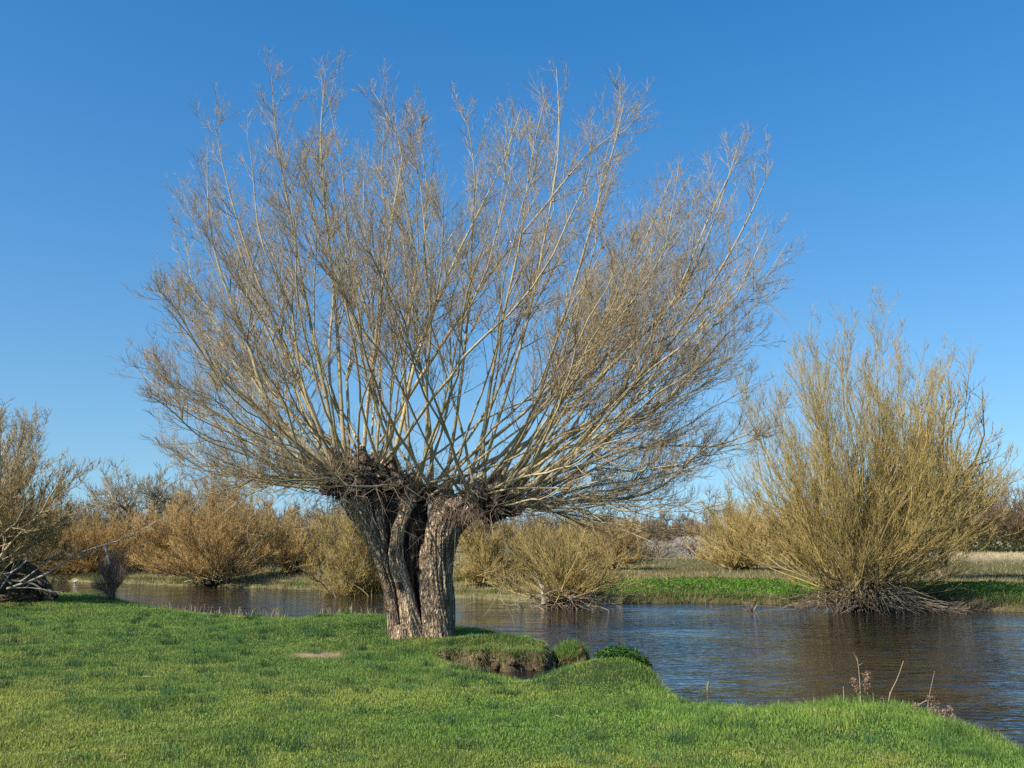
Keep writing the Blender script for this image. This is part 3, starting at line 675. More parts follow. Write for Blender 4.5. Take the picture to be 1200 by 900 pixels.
# leaning forked tree at left
Yd = 60; b_ = at_far(148, 672, Yd)
o = empty('leaning_tree', b_, 'dark forked tree with rounded pale crown leaning right above the left bushes', 'tree')
def pl(px, py, dy=0): return P(px, py, Yd + dy)
mb = MB()
bigtube(mb, [pl(146, 674), pl(152, 648), pl(160, 628), pl(165, 618)], [.28, .22, .20, .17], sides=32, steps=40, col=BARK * .6, seed=61); mb.build('trunk', M_BARK, o, loc=b_)
mb = MB(); lims = [[(164, 622), (172, 606), (181, 592), (190, 574)], [(164, 622), (158, 610), (150, 598), (145, 578)], [(160, 630), (150, 618), (136, 606), (122, 590)], [(175, 602), (180, 590), (176, 572)], [(152, 600), (138, 590), (128, 578)], [(172, 606), (188, 600), (200, 590)]]
pth = np.array([catmull([pl(a_, c_, rng.normal() * .8) for a_, c_ in l], 10) for l in lims]); rad = np.linspace(.19, .03, 10)[None].repeat(len(lims), 0); rad[3:] *= .6
tubes(mb, pth, rad, 8, BARK * .45, .1)
p1, r1 = grow(pth, rad, 14, .2, 1, lambda L, t: L * .28 + .5, (25, 70), .3, 5, .5, .02, .006, .12); p2, r2 = grow(p1, r1, 9, .15, 1, lambda L, t: L * .35 + .2, (20, 55), .3, 4, .6, .013, .005, .12); p3, r3 = grow(p2, r2, 4, .2, 1, lambda L, t: L * .45 + .1, (20, 55), .3, 3, .7, .011, .005, .1)
tubes(mb, p1, r1, 4, BARK * .8, .2); tubes(mb, p2, r2, 3, PALE, .2); tubes(mb, p3, r3, 3, np.array([.32, .27, .15]), .2)
mb.build('crown', M_TWIG, o, loc=b_)

# left split willow at the edge of the meadow
YL = 27.5
def pq(px, py, dy=0): return P(px, py, YL + dy)
b4 = pq(0, 700); b4[2] = float(height(b4[0], b4[1]))
lw = empty('split_willow', b4, 'collapsed bare willow with fallen dark trunk at the left edge of the meadow', 'tree')
mb = MB()
bigtube(mb, [pq(66, 700, -.2), pq(52, 689, -.1), pq(32, 676), pq(5, 668), pq(-50, 655), pq(-110, 650)], [.08, .16, .26, .36, .44, .5], col=(.24, .18, .13), col2=(.06, .045, .035), seed=70, ridge=.22, lob=.3)
bigtube(mb, [pq(-60, 702), pq(-20, 692), pq(20, 694), pq(50, 700)], [.35, .35, .3, .15], sides=60, steps=80, col=(.12, .085, .06), seed=71, ridge=.16)
mb.build('trunk', M_BARK, lw, loc=b4)
mb = MB(); dl = [([(8, 690), (40, 679), (62, 668), (90, 650), (120, 639), (150, 630), (185, 610)], .055), ([(24, 682), (45, 666), (60, 654), (80, 642)], .035), ([(14, 680), (38, 684), (52, 692), (70, 694)], .045), ([(10, 689), (35, 689), (60, 692)], .035), ([(12, 672), (28, 660), (42, 645)], .035),
                 ([(-10, 665), (15, 650), (38, 648)], .03), ([(-5, 675), (20, 668), (30, 655)], .03), ([(0, 690), (12, 672), (18, 655)], .04)]
for pts, r in dl:
    pth = catmull([pq(a_, c_, -.75 + i * .12) for i, (a_, c_) in enumerate(pts)], 14)[None]; rad = np.linspace(r, r * .3, 14)[None] * .75
    tubes(mb, pth, rad, 8, (.36, .31, .25), .08)
    p1, r1 = grow(pth, rad, 5, .4, 1, lambda L, t: L * .12 + .1, (20, 60), .2, 5, .4, .006, .003, .1); tubes(mb, p1, r1, 3, (.36, .30, .24), .15)
pth = catmull([pq(122, 638, -.1), pq(125, 648, -.12), pq(128, 661, -.1)], 8)[None]; tubes(mb, pth, np.linspace(.042, .022, 8)[None], 8, (.42, .36, .29), .05)
mb.build('broken_limb', M_DEAD, lw, loc=b4)
nn = 62; tx = rng.uniform(-120, 112, nn); ty = 470 + np.abs((tx - 20) / 95) ** 2.2 * 80 + rng.random(nn) ** 1.3 * 130
tips = np.array([pq(a_, c_, rng.normal() * 1.8) for a_, c_ in zip(tx, ty)]); st_ = np.array([pq(rng.uniform(-45, 14), rng.uniform(655, 685), rng.normal() * .3) for _ in range(nn)])
pth = bez(st_, tips, 11, .42, .42, .05); rad = rng.uniform(.02, .055, nn)[:, None] * (1 - np.linspace(0, 1, 11)) ** .8 + .004
mb = MB(); tubes(mb, pth, rad, 6, SHOOT * 1.1, .15)
p1, r1 = grow(pth, rad, 15, .2, .97, lambda L, t: L * (.08 + .26 * (1 - t)) + .12, (15, 42), .5, 6, .55, .006, .003, .09)
p2, r2 = grow(p1, r1, 8, .1, .98, lambda L, t: L * (.2 + .35 * (1 - t)) + .06, (18, 50), .4, 4, .7, .005, .0025, .1)
p3, r3 = grow(p2, r2, 2, .2, 1, lambda L, t: L * .4 + .05, (20, 50), .3, 3, .8, .0045, .0022, .1)
tubes(mb, p1, r1, 4, SHOOT * .5 + TWIGC * .5, .2); tubes(mb, p2, r2, 3, TWIGC * .6 + OL * .4, .2); tubes(mb, p3, r3, 3, TWIGC * .6 + OL * .4, .2)
mb.build('crown', M_TWIG, lw, loc=b4)

# small dark thorny shrub on the near bank
b5 = GN(131, 705); b5[2] = float(height(b5[0], b5[1]))
spray('thorn_shrub', b5, 'small dark reddish leafless shrub at the water edge on the left of the meadow', 'shrub', 1.35, .60, 28, (.17, .12, .09), (.27, .18, .13), low=.2, spread=.12, zc=.55, n1=9, n2=6, n3=1, r0=.010, tw=.0022, flat=.25, rise=.4, up=.2)

# white-blossomed blackthorn beyond the field
def blossom(px, pb, Yd, pt, hw, lb, colr, n=5200):
    b_ = at_far(px, pb, Yd); Hh = P(px, pt, Yd)[2] - b_[2]; W_ = hw * Yd / FPX
    o = spray('blossom_bush', b_, lb, 'bush', Hh, W_, 30, (.16, .12, .09), (.22, .17, .14), low=.1, spread=.4, zc=.35, n1=9, n2=6, tw=.012, r0=.04)
    d = nrm(rng.normal(size=(n, 3))); d[:, 2] = np.abs(d[:, 2]); r_ = rng.random(n) ** .3 * (1 + .22 * vn3(d[:, 0] * 3, d[:, 1] * 3, d[:, 2] * 3, int(px)))
    p = b_ + d * r_[:, None] * np.array([W_, W_, Hh * 1.0])
    k = vn3(p[:, 0] * 1.2, p[:, 1] * 1.2, p[:, 2] * 1.2, 3) > -.25; p = p[k]
    mb = MB(); leaves(mb, p, rng.uniform(.025, .06, len(p)), np.array(colr) * rng.uniform(.7, 1.15, (len(p), 1)), .3)
    mb.build('blossom', M_DRY, o, loc=b_)
blossom(765, 655, 84, 632, 34, 'greyish white-blossomed thorn bush beyond the field, left of the brighter one', (.36, .33, .27), 9000)
blossom(812, 655, 88, 626, 36, 'pale white-blossomed thorn bush beyond the field, nearest the yellow-olive bush', (.48, .43, .37), 11000)
blossom(848, 655, 90, 632, 24, 'small pale thorn bush behind the left edge of the yellow-olive bush', (.40, .36, .30), 6000)
blossom(326, 672, 52, 640, 18, 'small whitish-green budding bush beside the tawny bush on the left', (.34, .36, .24), 3000)

# distant woods
def wood(name, x0, x1, Yd, pt, n, col, H0):
    mb = MB()
    for i in range(n):
        px = x0 + (x1 - x0) * (i + rng.random()) / n; yd = Yd * rng.uniform(.95, 1.12); b_ = P(px, 645, yd); b_[2] = float(height(b_[0], b_[1]))
        Hh = max(2.5, (P(px, pt, yd)[2] - b_[2]) * rng.uniform(.82, 1.08)); W_ = Hh * rng.uniform(.4, .6); m = 16
        th = rng.uniform(0, 2 * PI, m); zz = rng.uniform(.1, 1, m); hr = np.sqrt(1 - zz ** 2 * .9)
        tips = b_ + np.stack([W_ * hr * np.cos(th), W_ * hr * np.sin(th), Hh * (.25 + .75 * zz)], 1)
        st_ = np.repeat(b_[None] + [[0, 0, Hh * .08]], m, 0)
        pth = bez(st_, tips, 7, .4, .5, .08); rad = np.full((m, 1), .012 * Hh) * (1 - np.linspace(0, 1, 7)) ** .8 + .01
        c_ = np.array(col) * rng.uniform(.75, 1.2)
        tubes(mb, pth, rad, 4, c_ * .8, .15); p1, r1 = grow(pth, rad, 9, .1, .98, lambda L, t: L * (.1 + .25 * (1 - t)) + .3, (20, 60), .3, 4, .5, .022, .012, .12)
        p2, r2 = grow(p1, r1, 7, .1, 1, lambda L, t: L * .4 + .25, (20, 60), .3, 3, .6, .018, .010, .12)
        tubes(mb, p1, r1, 3, c_, .2); tubes(mb, p2, r2, 3, c_, .2)
    tag(mb.build(name, M_TWIG), 'distant bare brown wood along the edge of the fields', 'wood', kind='stuff')
wood('distant_wood', 1050, 1420, 118, 556, 34, (.25, .175, .095), 7)
wood('distant_wood', 560, 1060, 150, 598, 60, (.25, .185, .11), 5)
wood('distant_wood', -260, 560, 105, 588, 80, (.25, .19, .11), 5)
# evergreen undergrowth in front of the right wood
mb = MB(); n = 9000; p = np.stack([rng.uniform(40, 95, n), 112 + rng.normal(size=n) * 1.5, .3 + np.abs(rng.normal(size=n)) * .8], 1)
leaves(mb, p, rng.uniform(.12, .3, n), np.array([.06, .075, .03]) * rng.uniform(.5, 1.3, (n, 1))); tag(mb.build('undergrowth', M_HERB), 'dark green undergrowth at the foot of the right-hand wood', 'undergrowth', kind='stuff')
# pine clump far beyond
# ------------------------------------------------------------------ grass of the near meadow
def inview(x, y, m=2.5): return (np.abs(x) < y * (600 / FPX) + m)
mbn = MB(); tot = 0
GREEN = np.array([.195, .32, .055]); YEL = np.array([.50, .475, .10]); DKG = np.array([.055, .135, .03]); STRAW = np.array([.36, .30, .15])
for (y0, y1) in [(4.6, 6.5), (6.5, 8), (8, 9.5), (9.5, 11.5), (11.5, 14), (14, 17.5), (17.5, 22), (22, 28), (28, 36)]:
    ym = (y0 + y1) / 2; dens = 6500 * (8 / max(ym, 7)) ** 1.7
    if y1 <= 6.5: dens = 3000
    hw = y1 * 600 / FPX + 1.5; n = int(dens * 2 * hw * (y1 - y0))
    x = rng.uniform(-hw, hw, n); y = rng.uniform(y0, y1, n)
    s = sd_near(x, y); k = (s > -.10); x, y, s = x[k], y[k], s[k]
    bare = np.exp(-(((x - bp_[0]) / .55) ** 2 + ((y - bp_[1]) / .50) ** 2) ** 2) > rng.random(len(x)) * .9 + .12
    x, y, s = x[~bare], y[~bare], s[~bare]; n = len(x)
    z = height(x, y)
    k = z > .05; x, y, z, s = x[k], y[k], z[k], s[k]; n = len(x)
    a1 = fbm2(x * .45, y * .45, 50); a2 = fbm2(x * 1.7, y * 1.7, 51); a3 = vn2(x * 5.5, y * 5.5, 52)
    tall = np.clip(.5 + 1.1 * a2 + .5 * a3, 0, 1.4)
    h = (.022 + .030 * tall) * rng.uniform(.6, 1.3, n) * (1 + .12 * max(0, ym - 9) / 5)
    edge = sstep(.5, .05, s); h = h * (1 + .8 * edge)
    lush = np.exp(-(((x - 3.2) / 1.8) ** 2 + ((y - 9.2) / .7) ** 2)); h = h * (1 + 1.3 * lush)
    wd = .0035 * (max(ym, 7) / 7) ** .95 * rng.uniform(.7, 1.4, n)
    mixy = np.clip(.45 + 1.2 * a1 + .5 * a3 - .045 * (ym - 8) - .05 * (x + 2), 0, 1)[:, None]; mixd = np.clip(.12 + 1.1 * a2 - .1 * a1 + .4 * a3, 0, .9)[:, None]
    c_ = GREEN * (1 - mixy * .7) + YEL * mixy * .7; c_ = c_ * (1 - mixd) + DKG * mixd
    c_ = c_ * rng.uniform(.5, 1.5, (n, 1))
    dry = rng.random(n) < (.035 + .25 * sstep(.25, -.05, s)); c_[dry] = STRAW * rng.uniform(.6, 1.1, (dry.sum(), 1))
    blades(mbn, np.stack([x, y, z - .005], 1), h, wd, c_, lean=.75, seg=2 if ym < 12.5 else 1)
    tot += n
print('grass blades', tot)
tag(mbn.build('meadow_grass', M_BLADE, smooth=False), 'short lush green grass covering the near meadow', 'grass', kind='stuff')
# coarse tufts
mb = MB()
for i in range(420):
    y0 = rng.uniform(6.5, 24); x0 = rng.uniform(-y0 * .6, y0 * .6)
    if float(sd_near(np.array([x0]), np.array([y0]))[0]) < .1: continue
    n = 60; x = x0 + rng.normal(size=n) * .07; y = y0 + rng.normal(size=n) * .07
    g = rng.uniform(.5, 1.1); blades(mb, np.stack([x, y, height(x, y) - .01], 1), rng.uniform(.07, .15, n) * (.8 + .02 * y0), np.full(n, .005 * (y0 / 9) ** .6), np.array([.07, .16, .05]) * g * rng.uniform(.7, 1.3, (n, 1)), lean=.7)
tag(mb.build('grass_tufts', M_BLADE, smooth=False), 'darker coarse tufts scattered through the meadow grass', 'grass', kind='stuff')

mb = MB()
for i in range(46):
    y0 = rng.uniform(6.4, 17); x0 = rng.uniform(-y0 * .56, y0 * .4)
    if float(sd_near(np.array([x0]), np.array([y0]))[0]) < .3: continue
    n = int(rng.integers(9, 22)); a = rng.uniform(0, 2 * PI, n); r_ = rng.uniform(.01, .09, n); x = x0 + np.cos(a) * r_; y = y0 + np.sin(a) * r_
    leaves(mb, np.stack([x, y, height(x, y) + .02 + .015 * rng.random(n)], 1), rng.uniform(.012, .026, n), np.array([.13, .23, .06]) * rng.uniform(.6, 1.2, (n, 1)), 1.6)
for i in range(260):
    y0 = rng.uniform(6.3, 16); x0 = rng.uniform(-y0 * .56, y0 * .45)
    if float(sd_near(np.array([x0]), np.array([y0]))[0]) < .2: continue
    z0 = float(height(x0, y0)) + .03; d = rng.normal(size=3) * np.array([1, 1, .12]) * rng.uniform(.03, .09)
    tubes(mb, np.stack([np.array([x0, y0, z0]) + d * t_ for t_ in (0, .4, 1)])[None], np.full((1, 3), rng.uniform(.0015, .004)), 4, np.array([.34, .27, .17]) * rng.uniform(.5, 1.2), .1)
tag(mb.build('meadow_litter', M_HERB, smooth=False), 'small flat weeds and fallen twigs lying in the meadow grass', 'litter', kind='stuff')
# overhanging roots and dry thatch on the eroded edge
mb = MB(); i0 = 15; 
pts = near[17:27]
for j in range(len(pts) - 1):
    n = 150; u = rng.random(n)[:, None]; p = pts[j] * (1 - u) + pts[j + 1] * u + rng.normal(size=(n, 2)) * .05
    kk = vn2(p[:, 0] * 4.5, p[:, 1] * 4.5, 71) > -.1; p = p[kk]; n = len(p)
    z = height(p[:, 0], p[:, 1]); pp3 = np.stack([p[:, 0], p[:, 1] - .02, np.maximum(z, .05)], 1)
    blades(mb, pp3, rng.uniform(.06, .15, n), np.full(n, .007), np.array([.36, .28, .14]) * rng.uniform(.4, 1.1, (n, 1)), lean=1.2, leanv=np.array([0, -.7, -1.4]))
tag(mb.build('dry_thatch', M_DRY, smooth=False), 'dry straw-coloured thatch hanging from the eroded bank edge by the willow', 'dry grass', kind='stuff')
mb = MB()
for j in range(len(pts) - 1):
    for _ in range(4):
        u = rng.random(); p = pts[j] * (1 - u) + pts[j + 1] * u + rng.normal(size=2) * .06; rr_ = rng.uniform(.025, .075)
        blob(mb, (p[0], p[1] - .05, float(height(p[0], p[1])) * rng.uniform(.3, .9)), rr_, int(rng.integers(999)), 9, .5, np.array([.13, .095, .055]) * rng.uniform(.5, 1.8), (1.3, .8, .9))
mo = MB()
for j in range(len(pts) - 1):
    n = 700; u = rng.random(n)[:, None]; p = pts[j] * (1 - u) + pts[j + 1] * u + rng.normal(size=(n, 2)) * np.array([.06, .05]) + np.array([0, .10])
    kk = vn2(p[:, 0] * 3.1, p[:, 1] * 3.1, 171) > -.35; p = p[kk]; n = len(p); z = height(p[:, 0], p[:, 1])
    g_ = (rng.random(n) < .75)[:, None]; c_ = np.where(g_, np.array([.17, .27, .06]), np.array([.38, .32, .14])) * rng.uniform(.5, 1.3, (n, 1))
    blades(mo, np.stack([p[:, 0], p[:, 1], np.maximum(z, .12)], 1), rng.uniform(.07, .17, n), np.full(n, .007), c_, lean=.6, leanv=np.array([0, -.75, -.75]))
tag(mo.build('overhanging_turf', M_BLADE, smooth=False), 'shaggy green turf drooping over the eroded bank beside the willow', 'grass', kind='stuff')
tag(mb.build('soil_clods', M_GROUND), 'crumbling brown soil clods in the eroded bank face beside the willow', 'soil', kind='stuff')
# straw wisps along the left edge of the meadow
mb = MB()
for j in range(6, 13):
    n = 55; u = rng.random(n)[:, None]; p = near[j] * (1 - u) + near[j + 1] * u + rng.normal(size=(n, 2)) * .08
    keep = vn2(p[:, 0] * 1.1, p[:, 1] * 1.1, 9) > -.2; p = p[keep]; n = len(p)
    if n: blades(mb, np.stack([p[:, 0], p[:, 1], height(p[:, 0], p[:, 1])], 1), rng.uniform(.12, .38, n), np.full(n, .012), np.array([.42, .36, .22]) * rng.uniform(.6, 1.1, (n, 1)), lean=.4)
tag(mb.build('straw_wisps', M_DRY, smooth=False), 'pale dry grass wisps along the left water edge of the meadow', 'dry grass', kind='stuff')

# sedge tussock standing in the inlet
c = G(669, 778, .0); c[2] = -.05
tu = empty('sedge_tussock', c, 'round grassy tussock standing alone in the water of the small inlet', 'tussock'); tu.scale = (1.2, 1.2, 1.05)
mb = MB(); blob(mb, (0, 0, .08), .22, 8, 30, .45, (.13, .10, .05), (1.0, .9, 1.0)); mb.build('root_mound', M_GROUND, tu)
mb = MB(); n = 1500; a = rng.uniform(0, 2 * PI, n); r_ = .27 * np.sqrt(rng.random(n)); p = np.stack([np.cos(a) * r_, np.sin(a) * r_ * .9, .31 - r_ ** 2 * 2.4 + .03 * np.sin(a * 3)], 1)
blades(mb, p, rng.uniform(.08, .22, n), np.full(n, .006), np.array([.15, .25, .05]) * rng.uniform(.6, 1.3, (n, 1)), lean=.8, leanv=None)
n = 700; a = rng.uniform(0, 2 * PI, n); p = np.stack([np.cos(a) * .22, np.sin(a) * .2, rng.uniform(.08, .26, n)], 1)
blades(mb, p, rng.uniform(.05, .17, n), np.full(n, .007), np.array([.34, .28, .12]) * rng.uniform(.3, 1.1, (n, 1)), lean=1.0, leanv=np.array([0, 0, -1.7]))
mb.build('sedge_blades', M_BLADE, tu, smooth=False)

# leafy clump on the mound
c = GN(722, 797); c[2] = float(height(c[0], c[1]))
mb = MB(); n = 3200; a = rng.uniform(0, 2 * PI, n); r_ = np.sqrt(rng.random(n)); p = np.stack([np.cos(a) * r_ * .40 + .12, np.sin(a) * r_ * .34 - .22, 0 * a], 1); p[:, 2] = height(c[0] + p[:, 0], c[1] + p[:, 1]) - c[2] + .055 + .11 * (1 - r_ ** 2) * rng.random(n)
leaves(mb, p + rng.normal(size=p.shape) * .02, rng.uniform(.010, .028, n), np.array([.06, .13, .03]) * rng.uniform(.4, 1.5, (n, 1)), .9)
o = mb.build('bramble_clump', M_HERB, smooth=False); o.location = tuple(c); tag(o, 'leafy dark green weed clump on the grassy hump beside the inlet', 'plant')

# dead stalks on the near edge
def stalk(name, pts, r, label, Yd=None, heads=(), side=(), colr=(.40, .29, .20), parts=0):
    base = GN(*pts[0]); base[2] = float(height(base[0], base[1])); Yb = base[1]
    pp = np.array([P(a_, c_, Yb) for a_, c_ in pts]); pp = pp - P(pts[0][0], pts[0][1], Yb); pp[0, 2] -= .06
    o = empty(name, base, label, 'dead plant', 'dead stalks at the near water edge')
    mb = MB(); pth = catmull(pp, 14)[None]; r = r * .9; tubes(mb, pth, np.linspace(r, r * .45, 14)[None], 7, colr, .02)
    for a_, l_ in side:
        p_, T_, r_ = sample(pth, np.full((1, 14), r), np.array([0]), np.array([a_])); d_ = nrm(T_ + rng.normal(size=(1, 3)) * np.array([.9, .4, .3]))
        q_ = np.stack([p_[0] + d_[0] * l_ * s + np.array([0, 0, .15 * l_ * s * s]) for s in np.linspace(0, 1, 5)])[None]; tubes(mb, q_, np.linspace(r * .5, r * .25, 5)[None], 5, colr, .05)
    mb.build('stem', M_DRY, o)
    for (a_, c_, s_, n_) in heads:
        c3 = P(a_, c_, Yb) - P(pts[0][0], pts[0][1], Yb); mb = MB(); d = rng.normal(size=(n_, 3)) * s_ * .5
        leaves(mb, c3 + d, rng.uniform(.005, .012, n_), np.array([.30, .19, .13]) * rng.uniform(.5, 1.5, (n_, 1)), .2)
        for _ in range(10):
            e3 = c3 + rng.normal(size=3) * s_ * .55; tubes(mb, np.stack([c3 + (e3 - c3) * s for s in np.linspace(-.3, 1, 4)])[None], np.full((1, 4), .0018), 3, (.27, .17, .12), .1)
        mb.build('seed_head', M_DRY, o)
stalk('dead_stalk', [(989, 836), (989, 820), (988.5, 808)], .007, 'short snapped pale stem, leftmost of the dead stalks by the water')
stalk('dead_dock', [(1009, 838), (1008.5, 815), (1007, 795), (1005, 779)], .006, 'upright brown dock stalk with clustered seeds on the near bank', heads=[(1001, 806, .035, 60), (1016, 802, .04, 90), (1015, 811, .045, 110), (1004, 812, .03, 60), (1018, 797, .025, 40), (1005, 819, .02, 40)], side=[(.9, .08), (.85, .06), (.8, .05)])
stalk('dead_stalk', [(1025, 837), (1024, 825), (1023, 816)], .004, 'very short thin dead stem right of the seeded dock', side=[(.5, .06)])
stalk('dead_stalk', [(1039, 836), (1043, 818), (1052, 798), (1059, 778)], .0065, 'tall bare stalk curving to the right beside the water', side=[(.3, .05), (.5, .03)], heads=[(1034, 824, .03, 30)])
stalk('dead_stalk', [(1053, 842), (1056, 834), (1059, 827)], .006, 'short pale stub leaning right between the taller dead stalks')
stalk('dead_stalk', [(1086, 842), (1087, 822), (1091, 800), (1095, 782)], .004, 'tall thin straight dead stem rising above the bent dock')
stalk('dead_dock', [(1062, 846), (1075, 836), (1087, 829), (1094, 830), (1097, 843)], .006, 'bent brown dock stalk arching over with ragged seeds', heads=[(1073, 835, .03, 60), (1091, 827, .04, 80), (1096, 838, .05, 120), (1098, 846, .04, 80)], side=[(.6, .08)])
stalk('dead_dock', [(1104, 852), (1106, 842), (1111, 834), (1116, 837), (1116, 844)], .005, 'small curled brown dock head, rightmost of the dead stalks', heads=[(1106, 836, .03, 60), (1116, 842, .03, 70), (1113, 832, .025, 40)])

# sticks and a bird on the water
c = G(829, 808, 0); mb = MB()
p = catmull([P(831, 812, c[1]) - c, P(829, 806, c[1]) - c, P(831, 799, c[1]) - c], 8)[None] ; tubes(mb, p, np.linspace(.022, .016, 8)[None], 8, (.22, .18, .10), .02)
p = catmull([P(829, 806, c[1]) - c, P(826, 802, c[1]) - c], 6)[None]; tubes(mb, p, np.linspace(.014, .008, 6)[None], 6, (.20, .17, .10), .02)
o = mb.build('snag_stick', M_DEAD); o.location = tuple(c); tag(o, 'small broken stick poking out of the open water near the meadow edge', 'stick')
c = G(880, 715, 0); mb = MB()
for i in range(14):
    e = np.array([rng.normal() * .14, rng.normal() * .1, rng.uniform(.05, .28)]); tubes(mb, np.stack([np.array([0, 0, -.1]) * (1 - s) + e * s + rng.normal(size=3) * .015 for s in np.linspace(0, 1, 5)])[None], np.linspace(.02, .01, 5)[None], 5, (.25, .2, .15), .2)
o = mb.build('snag_branch', M_DEAD); o.location = tuple(c); tag(o, 'small tangle of twigs sticking out of the water near the far bank', 'snag')
for i, (px, py, lb) in enumerate([(718, 708, 'pale bent twig in the water right of the low water bush'), (591, 704, 'thin dead twig in the water left of the low water bush'), (395, 697, 'thin pale twig in the water left of the big trunk'), (556, 700, 'bent twig in the water just right of the big trunk')]):
    c = G(px, py + 3, 0); mb = MB(); e = np.array([rng.normal() * .25, 0, .38])
    tubes(mb, bez(np.array([[0, 0, -.1]]), e[None], 7, .3, .5, .2), np.linspace(.016, .008, 7)[None], 5, (.40, .33, .25), .1); o = mb.build('water_twig', M_DEAD); o.location = tuple(c); tag(o, lb, 'twig', 'twigs standing in the river')
# post on the far bank
c = at_far(374, 679, 43); mb = MB()
bigtube(mb, [(0, 0, -.2), (0, 0, .2), (.01, 0, .42), (.01, 0, .45)], [.10, .095, .09, .085], sides=24, steps=20, col=(.13, .10, .075), seed=3, ridge=.06)
o = mb.build('weathered_post', M_DEAD); o.location = tuple(c); tag(o, 'short dark weathered post on the far bank left of the big trunk', 'post')
# bird
c = G(88, 682, 0); bd = MB(); BS = .65
blob(bd, (0, 0, .05), .075, 2, 20, .05, (.80, .80, .78), (1.5, .8, .8)); bigtube(bd, [(.11, 0, .08), (.15, 0, .14), (.17, 0, .19)], [.045, .035, .035], sides=14, steps=12, col=(.8, .8, .78), col2=(.75, .75, .72), ridge=0, lob=0)
bigtube(bd, [(-.07, 0, .05), (-.13, 0, .06), (-.16, 0, .06)], [.04, .025, .01], sides=10, steps=8, col=(.5, .5, .5), col2=(.5, .5, .5), ridge=0, lob=0)
o = bd.build('water_bird', mat('feathers', .7)); o.location = tuple(c); o.scale = (BS,) * 3; tag(o, 'small white bird floating on the river by the far left bank', 'bird')
mb = MB(); bigtube(mb, [(.19, 0, .185), (.225, 0, .18)], [.012, .006], sides=8, steps=5, col=(.5, .25, .05), ridge=0, lob=0); mb.build('bill', M_DRY, o)

# ------------------------------------------------------------------ growth on the far bank
mb = MB(); n = 150000
x = rng.uniform(-30, 26, n); fy = np.interp(x, far[:, 0], far[:, 1]); y = fy + rng.uniform(-.1, 8.5, n); s = sd_far(x, y)
g = fbm2(x * .45, y * .6, 90); g2 = vn2(x * 1.6, y * 1.6, 91)
green = (s > .15 + .5 * np.clip(g, 0, 1)) & (s < 6.5 + 2 * g) & ((x > 3.2) | (g + .3 * g2 > .32)) & ~(np.exp(-((x - 12.4) ** 2 / 4.5 + (y - 29.6) ** 2 / .5)) > .4)
x_, y_, g_, g2_ = x[green], y[green], g[green], g2[green]; p = np.stack([x_, y_, height(x_, y_)], 1); n_ = len(p)
up_ = .04 + .16 * rng.random(n_) * np.clip(.7 + g2_, .2, 1.5)
p[:, 2] += up_ * .6
cg_ = np.array([.09, .21, .022]) * (1 - .35 * np.clip(g2_, -1, 1))[:, None] * rng.uniform(.6, 1.4, (n_, 1))
yl = np.clip(.3 + g_, 0, 1)[:, None] * .5; cg_ = cg_ * (1 - yl) + np.array([.19, .24, .05]) * yl * rng.uniform(.7, 1.2, (n_, 1))
br_ = rng.random(n_) < .10 + .25 * (vn2(x_ * .8, y_ * 1.4, 97) > .35); cg_[br_] = np.array([.36, .29, .15]) * rng.uniform(.5, 1.1, (br_.sum(), 1))
leaves(mb, p, rng.uniform(.02, .055, n_), cg_, .7)
tag(mb.build('bank_herbage', M_HERB, smooth=False), 'bright green low herbs along the far river bank', 'herbage', kind='stuff')
mb = MB(); n = 90000
x = rng.uniform(-40, 30, n); fy = np.interp(x, far[:, 0], far[:, 1]); y = fy + rng.uniform(-.15, 14, n) ** 1.0; s = sd_far(x, y); g = fbm2(x * .5, y * .7, 92)
left = x < 3.0
k = ((s > -.1) & (s < .8 + .8 * g)) | (left & (s > 0) & (g > -.25)) | ((s > 6) & (g > -.1)) | (rng.random(n) < .05) & (s > 0)
x, y, s, g = x[k], y[k], s[k], g[k]; n = len(x); p = np.stack([x, y, height(x, y)], 1)
c_ = np.where((rng.random(n) < .55)[:, None], np.array([.38, .30, .16]), np.array([.22, .20, .08])) * rng.uniform(.5, 1.2, (n, 1))
c_ = np.where(((s < .8) & (rng.random(n) < .45))[:, None], np.array([.12, .17, .06]) * rng.uniform(.6, 1.3, (n, 1)), c_)
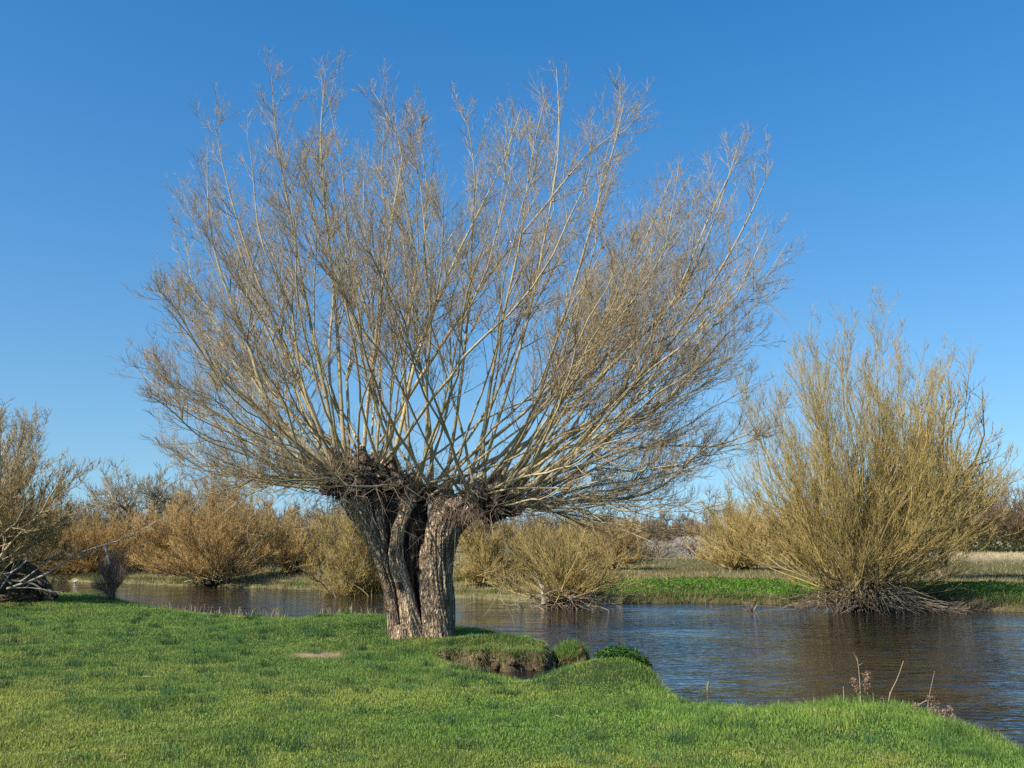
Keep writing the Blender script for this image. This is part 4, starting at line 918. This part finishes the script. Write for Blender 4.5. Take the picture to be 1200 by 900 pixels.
blades(mb, p, rng.uniform(.08, .34, n) * np.where(s > 6, .6, 1), np.full(n, .018), c_, lean=.6, seg=1)
tag(mb.build('bank_dry_grass', M_DRY, smooth=False), 'straw-coloured dry grass and sedge on the far bank', 'dry grass', kind='stuff')
mb = MB(); n = 42000
x = rng.uniform(-40, 32, n); y = np.interp(x, far[:, 0], far[:, 1]) + rng.uniform(-.05, 1.1, n); s = sd_far(x, y); g = fbm2(x * .9, y * .4, 192, 3)
k = rng.random(n) < np.clip(.65 + .9 * g, .05, 1); x, y, s, g = x[k], y[k], s[k], g[k]; n = len(x); z = np.maximum(height(x, y), 0)
c_ = np.where((g + rng.normal(size=n) * .35 > .05)[:, None], np.array([.13, .19, .05]), np.array([.33, .26, .13])) * rng.uniform(.45, 1.25, (n, 1))
blades(mb, np.stack([x, y, z], 1), rng.uniform(.10, .38, n) * np.clip(.8 + g, .3, 1.5), np.full(n, .016), c_, lean=.7, seg=1, leanv=np.array([0, -.25, -.1]))
tag(mb.build('waterside_sedge', M_DRY, smooth=False), 'mixed green and straw sedge fringing the far waterline', 'sedge', kind='stuff')
# rough tussocky field behind
mb = MB(); n = 130000
y = 36 + 75 * rng.random(n) ** 1.3; x = rng.uniform(-.62, .75, n) * y; s = sd_far(x, y); g = fbm2(x * .25, y * .5, 95); g2 = vn2(x * .9, y * 1.6, 96)
k = (s > 5) & (g + .6 * g2 > -.15); x, y, g, g2, s = x[k], y[k], g[k], g2[k], s[k]; n = len(x)
pale = sstep(34, 60, s) + (g2 > .45) * .7
c_ = np.array([.15, .14, .05]) * (1 - np.clip(pale, 0, 1))[:, None] + np.array([.50, .41, .24]) * np.clip(pale, 0, 1)[:, None]
blades(mb, np.stack([x, y, height(x, y)], 1), rng.uniform(.06, .22, n) * (1 + .5 * pale), .02 * (y / 36), c_ * rng.uniform(.55, 1.25, (n, 1)), lean=.7, seg=1)
tag(mb.build('field_grass', M_DRY, smooth=False), 'tussocky olive and straw marsh grass in the field beyond the river', 'grass', kind='stuff')
